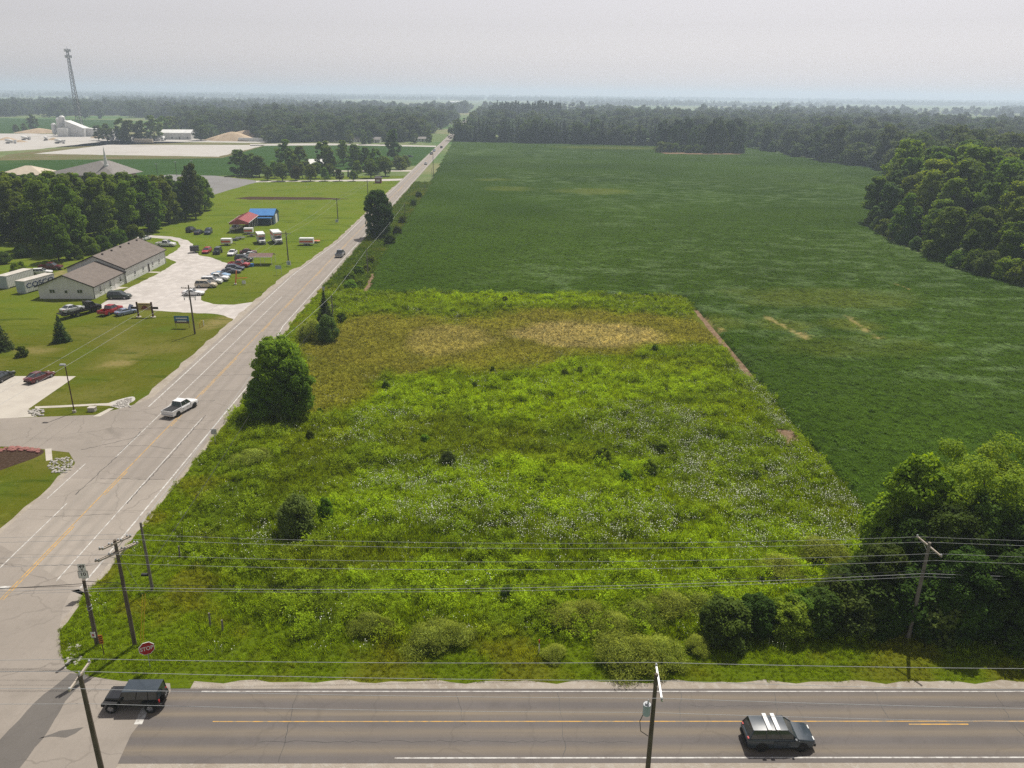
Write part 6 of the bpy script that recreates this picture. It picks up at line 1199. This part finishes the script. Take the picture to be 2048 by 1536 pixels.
e = empty('marker_stake', G(1078, 1306), 0, 'red and white marker stake beside the pale shrubs', 'post'); MB().tube([(0, 0, 0), (0, 0, 1.0)], .05, 6).build('stake', 'sign_white', e); MB().tube([(0, 0, 1.0), (0, 0, 1.35)], .055, 6).build('stake_top', 'sign_red', e)
o = MB().box(-.5, .5, -.35, .35, 0, .55).box(-.54, .54, -.39, .39, .55, .62).build('utility_box', 'concrete'); o.location = G(185, 822); tag(o, 'small pale utility box on the grass by the entrance', 'box')
e = empty('red_kiosk', G(757, 366), 0, 'small red roadside kiosk at the mouth of the church drive', 'kiosk'); MB().box(-1.6, 1.6, -1.2, 1.2, 0, 2.6).build('wall', 'sign_maroon', e); MB().add([(-2, -1.6, 2.6), (2, -1.6, 2.6), (2, 1.6, 2.6), (-2, 1.6, 2.6), (-1, 0, 3.6), (1, 0, 3.6)], [(0, 1, 5, 4), (1, 2, 5), (2, 3, 4, 5), (3, 0, 4), (3, 2, 1, 0)]).build('roof', 'dark_steel', e); MB().box(-1.0, 1.0, -1.23, -1.201, .9, 1.9).build('notice_board', 'sign_white', e)

# ================================================================== FAR STRUCTURES
mat('far_white', (.66, .66, .64), (.55, .55, .53), .2, .6); mat('roof_grey', (.21, .195, .18), (.17, .155, .145), .5, .8); mat('roof_tan', (.5, .43, .33), (.42, .36, .28), .4, .7); mat('sand', (.46, .36, .24), (.36, .27, .18), .25, .95, bump=.4); mat('brick', (.3, .2, .16), None, 2, .8); mat('steel_tower', (.16, .165, .17), None, 1, .5, .4)
p = G(163, 265); tw = empty('cell_tower', p, .3, 'tall grey lattice phone mast with antenna clusters left of the road', 'tower'); HT = 84.0; wb, wt = 3.9, 1.15; L3 = [(math.cos(a), math.sin(a)) for a in (math.pi / 2, math.pi * 7 / 6, math.pi * 11 / 6)]; rad = lambda z: wb + (wt - wb) * min(1, z / HT)
for c, s_ in L3: MB().tube([(c * rad(0), s_ * rad(0), 0), (c * rad(HT), s_ * rad(HT), HT)], [.36, .26], 6).build('leg', 'steel_tower', tw)
b = MB(); z = 0.0; seg = []
while z < HT - 3: seg.append(z); z += max(3.2, rad(z) * 1.6)
seg.append(HT)
for z0, z1 in zip(seg, seg[1:]):
    for k in range(3):
        a, c = L3[k], L3[(k + 1) % 3]; A0 = (a[0] * rad(z0), a[1] * rad(z0), z0); A1 = (a[0] * rad(z1), a[1] * rad(z1), z1); B0 = (c[0] * rad(z0), c[1] * rad(z0), z0); B1 = (c[0] * rad(z1), c[1] * rad(z1), z1); b.beam(A0, B1, .2).beam(B0, A1, .2).beam(A1, B1, .2)
b.build('bracing', 'steel_tower', tw)
for zc, n, R in ((HT - 1.5, 9, 3.4), (HT - 7.5, 9, 3.6)):
    MB().tube([(R * .75 * math.cos(2 * math.pi * k / 12), R * .75 * math.sin(2 * math.pi * k / 12), zc) for k in range(13)], .14, 6, False).beam((-R * .75, 0, zc), (R * .75, 0, zc), .2).beam((0, -R * .75, zc), (0, R * .75, zc), .2).build('platform', 'steel_tower', tw)
    for k in range(n): a = 2 * math.pi * k / n; x, y = R * .85 * math.cos(a), R * .85 * math.sin(a); MB().box(x - .3, x + .3, y - .22, y + .22, zc - 1.3, zc + 1.3).build('antenna', 'far_white' if k % 2 else 'galv', tw)
MB().tube([(0, 0, HT), (0, 0, HT + 2.5)], .08, 6).build('lightning_rod', 'steel_tower', tw)
# concrete plant
pl_ = empty('concrete_plant', G(125, 272), 0, 'white concrete plant with tall silos and sloping conveyor shed', 'plant'); O = Vector(pl_.location)
def rel(px, py): v = G(px, py) - O; return v.x, v.y
for px, py, top, r in ((111, 272, 246, 2.4), (123, 272, 235, 2.6), (130, 272, 231, 2.8)):
    x, y = rel(px, py); H = px_h(px, py, top); s_ = MB().tube([(x, y, 3.5), (x, y, H - 1.5), (x, y, H)], [r, r, r * .5], 14).build('silo', 'far_white', pl_, True)
    MB().tube([(x, y, 1.2), (x, y, 3.5)], [.6, r], 12).build('hopper', 'far_white', s_, True); q = MB(); [q.beam((x + r * .8 * math.cos(a), y + r * .8 * math.sin(a), 0), (x + r * .8 * math.cos(a), y + r * .8 * math.sin(a), 4), .3) for a in (.8, 2.4, 3.9, 5.5)]; q.build('silo_legs', 'galv', s_); MB().beam((x + r * .6, y - r * .6, H), (x + r * .6, y - r * .6, H + 1.4), .12).build('vent', 'galv', s_)
x, y = rel(150, 273); MB().add([(-9, -6, 0), (9, -6, 0), (9, 6, 0), (-9, 6, 0), (-9, -6, 15), (9, -6, 8), (9, 6, 8), (-9, 6, 15)], [(0, 1, 5, 4), (1, 2, 6, 5), (2, 3, 7, 6), (3, 0, 4, 7), (4, 5, 6, 7)]).build('main_shed', 'far_white', pl_).location = (x + 2, y + 4, 0)
MB().add([(-10, -5, 0), (22, -5, 0), (22, 5, 0), (-10, 5, 0), (-10, -5, 8), (22, -5, 6), (22, 5, 6), (-10, 5, 8)], [(0, 1, 5, 4), (1, 2, 6, 5), (2, 3, 7, 6), (3, 0, 4, 7), (4, 5, 6, 7)]).build('side_shed', 'far_white', pl_).location = (x + 18, y + 8, 0); MB().box(-5, 5, -4, 4, 0, 8).box(-1.5, 1.5, -4.06, -4.0, 0, 5).build('batch_house', 'far_white', pl_).location = (x - 8, y - 3, 0); MB().beam((-14, 0, 3), (0, 0, 15), 1.6, 1.6).build('conveyor', 'galv', pl_).location = (x - 8, y + 3, 0)
def simple_house(name, px, py, L, Wd_, he, hr_, wallm, roofm, lab, rz=0.0, cat='building', nwin=4):
    e = empty(name, G(px, py), rz, lab, cat); MB().add([(-L / 2, -Wd_ / 2, 0), (L / 2, -Wd_ / 2, 0), (L / 2, Wd_ / 2, 0), (-L / 2, Wd_ / 2, 0), (-L / 2, -Wd_ / 2, he), (L / 2, -Wd_ / 2, he), (L / 2, Wd_ / 2, he), (-L / 2, Wd_ / 2, he), (-L / 2, 0, hr_), (L / 2, 0, hr_)], [(0, 1, 5, 4), (1, 2, 6, 9, 5), (2, 3, 7, 6), (3, 0, 4, 8, 7)]).build('wall', wallm, e)
    for s_ in (-1, 1): V = [(-L / 2 - .4, s_ * (Wd_ / 2 + .4), he - .1), (L / 2 + .4, s_ * (Wd_ / 2 + .4), he - .1), (L / 2 + .4, 0, hr_ + .12), (-L / 2 - .4, 0, hr_ + .12)]; mesh_obj('roof', V + [(x, y, z + .15) for x, y, z in V], [(0, 1, 2, 3), (7, 6, 5, 4), (0, 4, 5, 1), (1, 5, 6, 2), (2, 6, 7, 3), (3, 7, 4, 0)], roofm, e)
    for k in range(nwin): x = -L / 2 + L * (k + .5) / nwin; MB().box(x - .6, x + .6, -Wd_ / 2 - .05, -Wd_ / 2 + .01, 1.0, 2.3).build('window', 'glass_dark', e)
    MB().box(L * .1, L * .1 + 1.1, -Wd_ / 2 - .06, -Wd_ / 2 + .01, 0, 2.1).build('door', 'sign_wood', e); return e
simple_house('white_shed', 358, 278, 28, 18, 6, 8.5, 'far_white', 'far_white', 'long white metal shed right of the mixer trucks', .1)
simple_house('white_house', 715, 284, 10, 8, 2.8, 4.8, 'far_white', 'roof_grey', 'left of two pale houses at the edge of the woods'); simple_house('white_house', 752, 285, 10, 8, 2.8, 4.8, 'far_white', 'roof_grey', 'right of two pale houses at the edge of the woods', -.2); simple_house('white_house', 842, 283, 12, 8, 2.6, 4.2, 'far_white', 'roof_grey', 'low pale building by the road where the woods begin', .1); simple_house('white_house', 636, 337, 12, 8, 3, 5.5, 'far_white', 'far_white', 'white gabled house hidden in the grove', .6)
p = G(288, 287.5); e = empty('semi_trailer', p, 0, 'cream box trailer standing on the pale gravel yard', 'trailer'); MB().box(-8, 8, -1.3, 1.3, 1.1, 4).build('trailer_box', 'roof_tan', e)
for x in (-6, -4.7, 5.5):
    for s_ in (1, -1): wheel(e, x, s_ * 1.1, .5, 1.3)
# sand piles
def pile(px, py, rx, ry, h_, lab, seed):
    n = 40; V = [(0, 0, h_)]; F = []; rg = np.random.default_rng(seed); ph = rg.uniform(0, 6, 4)
    for i in range(1, 11):
        t = i / 10
        for k in range(n): a = 2 * math.pi * k / n; w = 1 + .12 * math.sin(2 * a + ph[0]) + .08 * math.sin(5 * a + ph[1]); V.append((rx * t * w * math.cos(a), ry * t * w * math.sin(a), h_ * max(0, (1 - t ** 1.3)) * (1 + .12 * math.sin(3 * a + ph[2] + t * 3) * t)))
    F += [(0, 1 + k, 1 + (k + 1) % n) for k in range(n)]
    for i in range(9):
        for k in range(n): a = 1 + i * n + k; b2 = 1 + i * n + (k + 1) % n; F.append((a, a + n, b2 + n, b2))
    o = mesh_obj('sand_pile', V, F, 'sand', None, True); o.location = G(px, py); tag(o, lab, 'sand pile')
pile(466, 281, 26, 14, 8, 'left cone of the big tan sand pile beyond the gravel yard', 1); pile(498, 278, 32, 14, 8.5, 'middle ridge of the big tan sand pile', 2); pile(524, 278, 20, 12, 8, 'right end of the big tan sand pile', 3); pile(80, 266, 26, 10, 5, 'low grey-tan gravel heap left of the silos', 4)
e = empty('pile_wall', G(518, 283), 0, 'pale block wall holding the right end of the sand pile', 'wall'); [MB().box(-19 + k * 4.8 + .1, -19 + (k + 1) * 4.8, -.8, .8, 0, 3.2).build('block', 'far_white', e) for k in range(8)]
# mixer trucks
def mixer():
    e = empty('mixer_truck', (0, 0, 0), 0, 'white concrete mixer truck in the row under the trees', 'truck', 'mixer trucks parked in a row'); MB().box(-4, 4, -1, 1, .8, 1.2).build('chassis', 'dark_steel', e); MB().box(2.4, 4.3, -1.2, 1.2, .7, 3.0).build('cab', 'far_white', e); MB().box(3.6, 4.32, -1.05, 1.05, 1.9, 2.8).build('windscreen', 'glass_dark', e)
    MB().tube([(-4, 0, 3.0), (-3, 0, 2.9), (-.5, 0, 2.5), (1.6, 0, 2.0)], [.7, 1.15, 1.3, .8], 14).build('drum', 'far_white', e, True)
    for x in (3.2, -1.6, -2.9):
        for s_ in (1, -1): wheel(e, x, s_ * 1.05, .5, 1.4)
    return e
m0 = mixer()
for k in range(10):
    px = 226 + k * 11.2; t = m0 if k == 0 else copy_tree(m0); t.location = G(px, 282 - .08 * k); t.rotation_euler = (0, 0, -math.pi / 2 + .15); t['label'] = ['first', 'second', 'third', 'fourth', 'fifth', 'sixth', 'seventh', 'eighth', 'ninth', 'tenth'][k] + ' white mixer truck from the left in the row under the trees'
for k, (px, py, a) in enumerate(((22, 287, .4), (120, 287, .1), (92, 281, 2.0), (52, 280, 1.2))):
    t = copy_tree(m0); t.location = G(px, py); t.rotation_euler = (0, 0, a); t['group'] = 'trucks scattered on the plant yard'; t['label'] = ['mixer truck standing alone at the left of the pale plant yard', 'mixer truck on the bank between the two pale yards', 'mixer truck parked in front of the white silos', 'mixer truck turned away in the middle of the plant yard'][k]
pile(15, 280, 9, 5, 2.6, 'small rubble heap at the left end of the plant yard', 5); pile(40, 284, 7, 4, 1.8, 'low rubble heap in the plant yard, second from the left', 6); pile(108, 280, 6, 4, 2.2, 'small gravel heap in front of the silos', 7); pile(198, 276, 8, 4, 3, 'dark heap beside the side shed of the plant', 8)
# church
ch = empty('church', G(185, 362), -.12, 'church with broad grey roof and white steeple beyond the wood', 'church'); MB().box(-17, 17, -9, 12, 0, 4).build('wall', 'brick', ch); MB().add([(-20, -11, 3.8), (20, -11, 3.8), (20, 14, 3.8), (-20, 14, 3.8), (6, 0, 10.2), (9, 3, 10.2)], [(0, 1, 4), (1, 2, 5, 4), (2, 3, 5), (3, 0, 4, 5), (3, 2, 1, 0)]).build('roof', 'roof_grey', ch); MB().tube([(11, -3, 5), (11, -3, 8.5), (11, -3, 8.6), (11, -3, 17.5)], [1.3, 1.2, .95, .05], 8).build('steeple', 'far_white', ch)
tb = empty('tan_roofed_hall', G(62, 360), 0, 'low hall with pale tan hip roof beyond the wood at the left', 'building'); MB().box(-10, 10, -7, 7, 0, 3.6).build('wall', 'brick', tb); MB().add([(-12, -9, 3.4), (12, -9, 3.4), (12, 9, 3.4), (-12, 9, 3.4), (-1.5, 0, 7.2), (1.5, 0, 7.2)], [(0, 1, 5, 4), (1, 2, 5), (2, 3, 4, 5), (3, 0, 4), (3, 2, 1, 0)]).build('roof', 'roof_tan', tb)
for k, (px, py, top) in enumerate(((315, 349, 328), (354, 352, 324), (386, 350, 322))):
    e = empty('lamp_post', G(px, py), 0, ['left', 'middle', 'right'][k] + ' thin lamp post of the church car park', 'lamp post'); H = px_h(px, py, top); MB().tube([(0, 0, 0), (0, 0, H)], .12, 6).build('shaft', 'dark_steel', e); MB().box(-.7, .7, -.25, .25, H, H + .2).build('lamp_head', 'galv', e)
for i, (px, py) in enumerate(((700, 288), (728, 288.5), (738, 287.5), (770, 288), (828, 287), (858, 285))): tree('w%d' % (i % 4), G(px, py), 12, ['tree left of the two pale houses', 'tree between the two pale houses, left', 'tree between the two pale houses, right', 'tree right of the two pale houses', 'tree left of the low pale building', 'tree right of the low pale building'][i], wid=1.2)
# farm buildings far beyond
for k, (px, py, w) in enumerate(((362, 201, 40), (376, 201, 50), (918, 207, 30), (905, 207, 24))):
    simple_house('far_barn', px, py, w, 18, 7, 10, 'far_white', 'far_white', ['left white barn on the far hazy plain', 'right white barn on the far hazy plain', 'far white barn just left of the road vanishing point', 'smaller far white barn left of the vanishing point'][k], 0, 'barn', 2)
# stones
rk = []
for k in range(3):
    bm = bmesh.new(); bmesh.ops.create_icosphere(bm, subdivisions=1, radius=1); rg = random.Random(k)
    for v in bm.verts: v.co *= rg.uniform(.7, 1.15); v.co.z *= .65
    me = bpy.data.meshes.new('stone'); bm.to_mesh(me); bm.free(); rk.append(me)
mat('stone_white', (.38, .36, .33), (.28, .265, .24), 3, .85); mat('stone_red', (.3, .13, .11), (.2, .09, .08), 3, .85)
def stones(name, poly, n, s0, s1, m, lab):
    P = W2(poly); xs = [p[0] for p in P]; ys = [p[1] for p in P]; x = RNG.uniform(min(xs), max(xs), n * 4); y = RNG.uniform(min(ys), max(ys), n * 4); k = inpoly(x, y, P); x, y = x[k][:n], y[k][:n]; ms = [q.copy() for q in rk]
    for q in ms: q.materials.clear(); q.materials.append(MATS[m])
    sc = RNG.uniform(s0, s1, len(x)); scatter(name, ms, np.stack([x, y, sc * .3], 1), RNG.uniform(0, 6, len(x)), sc, label=lab)
stones('riprap', [(128, 1340), (136, 1288), (160, 1290), (162, 1318), (158, 1330)], 55, .06, .17, 'stone_white', 'white broken stones heaped at the road corner'); stones('riprap', [(93, 935), (105, 918), (140, 915), (147, 925), (140, 945), (110, 950)], 150, .08, .2, 'stone_white', 'grey stones around the drain inlet'); stones('riprap', [(57, 825), (62, 819), (85, 819), (90, 831), (70, 832)], 60, .12, .3, 'stone_white', 'pale stones at the car park corner'); stones('riprap', [(220, 814), (240, 802), (266, 794), (260, 808), (262, 815)], 140, .08, .2, 'stone_white', 'pale gravel outfall by the entrance'); stones('border_stones', [(-20, 905), (-20, 897), (40, 895), (84, 900), (82, 906), (40, 902)], 90, .2, .36, 'stone_red', 'reddish stones edging the planting bed')
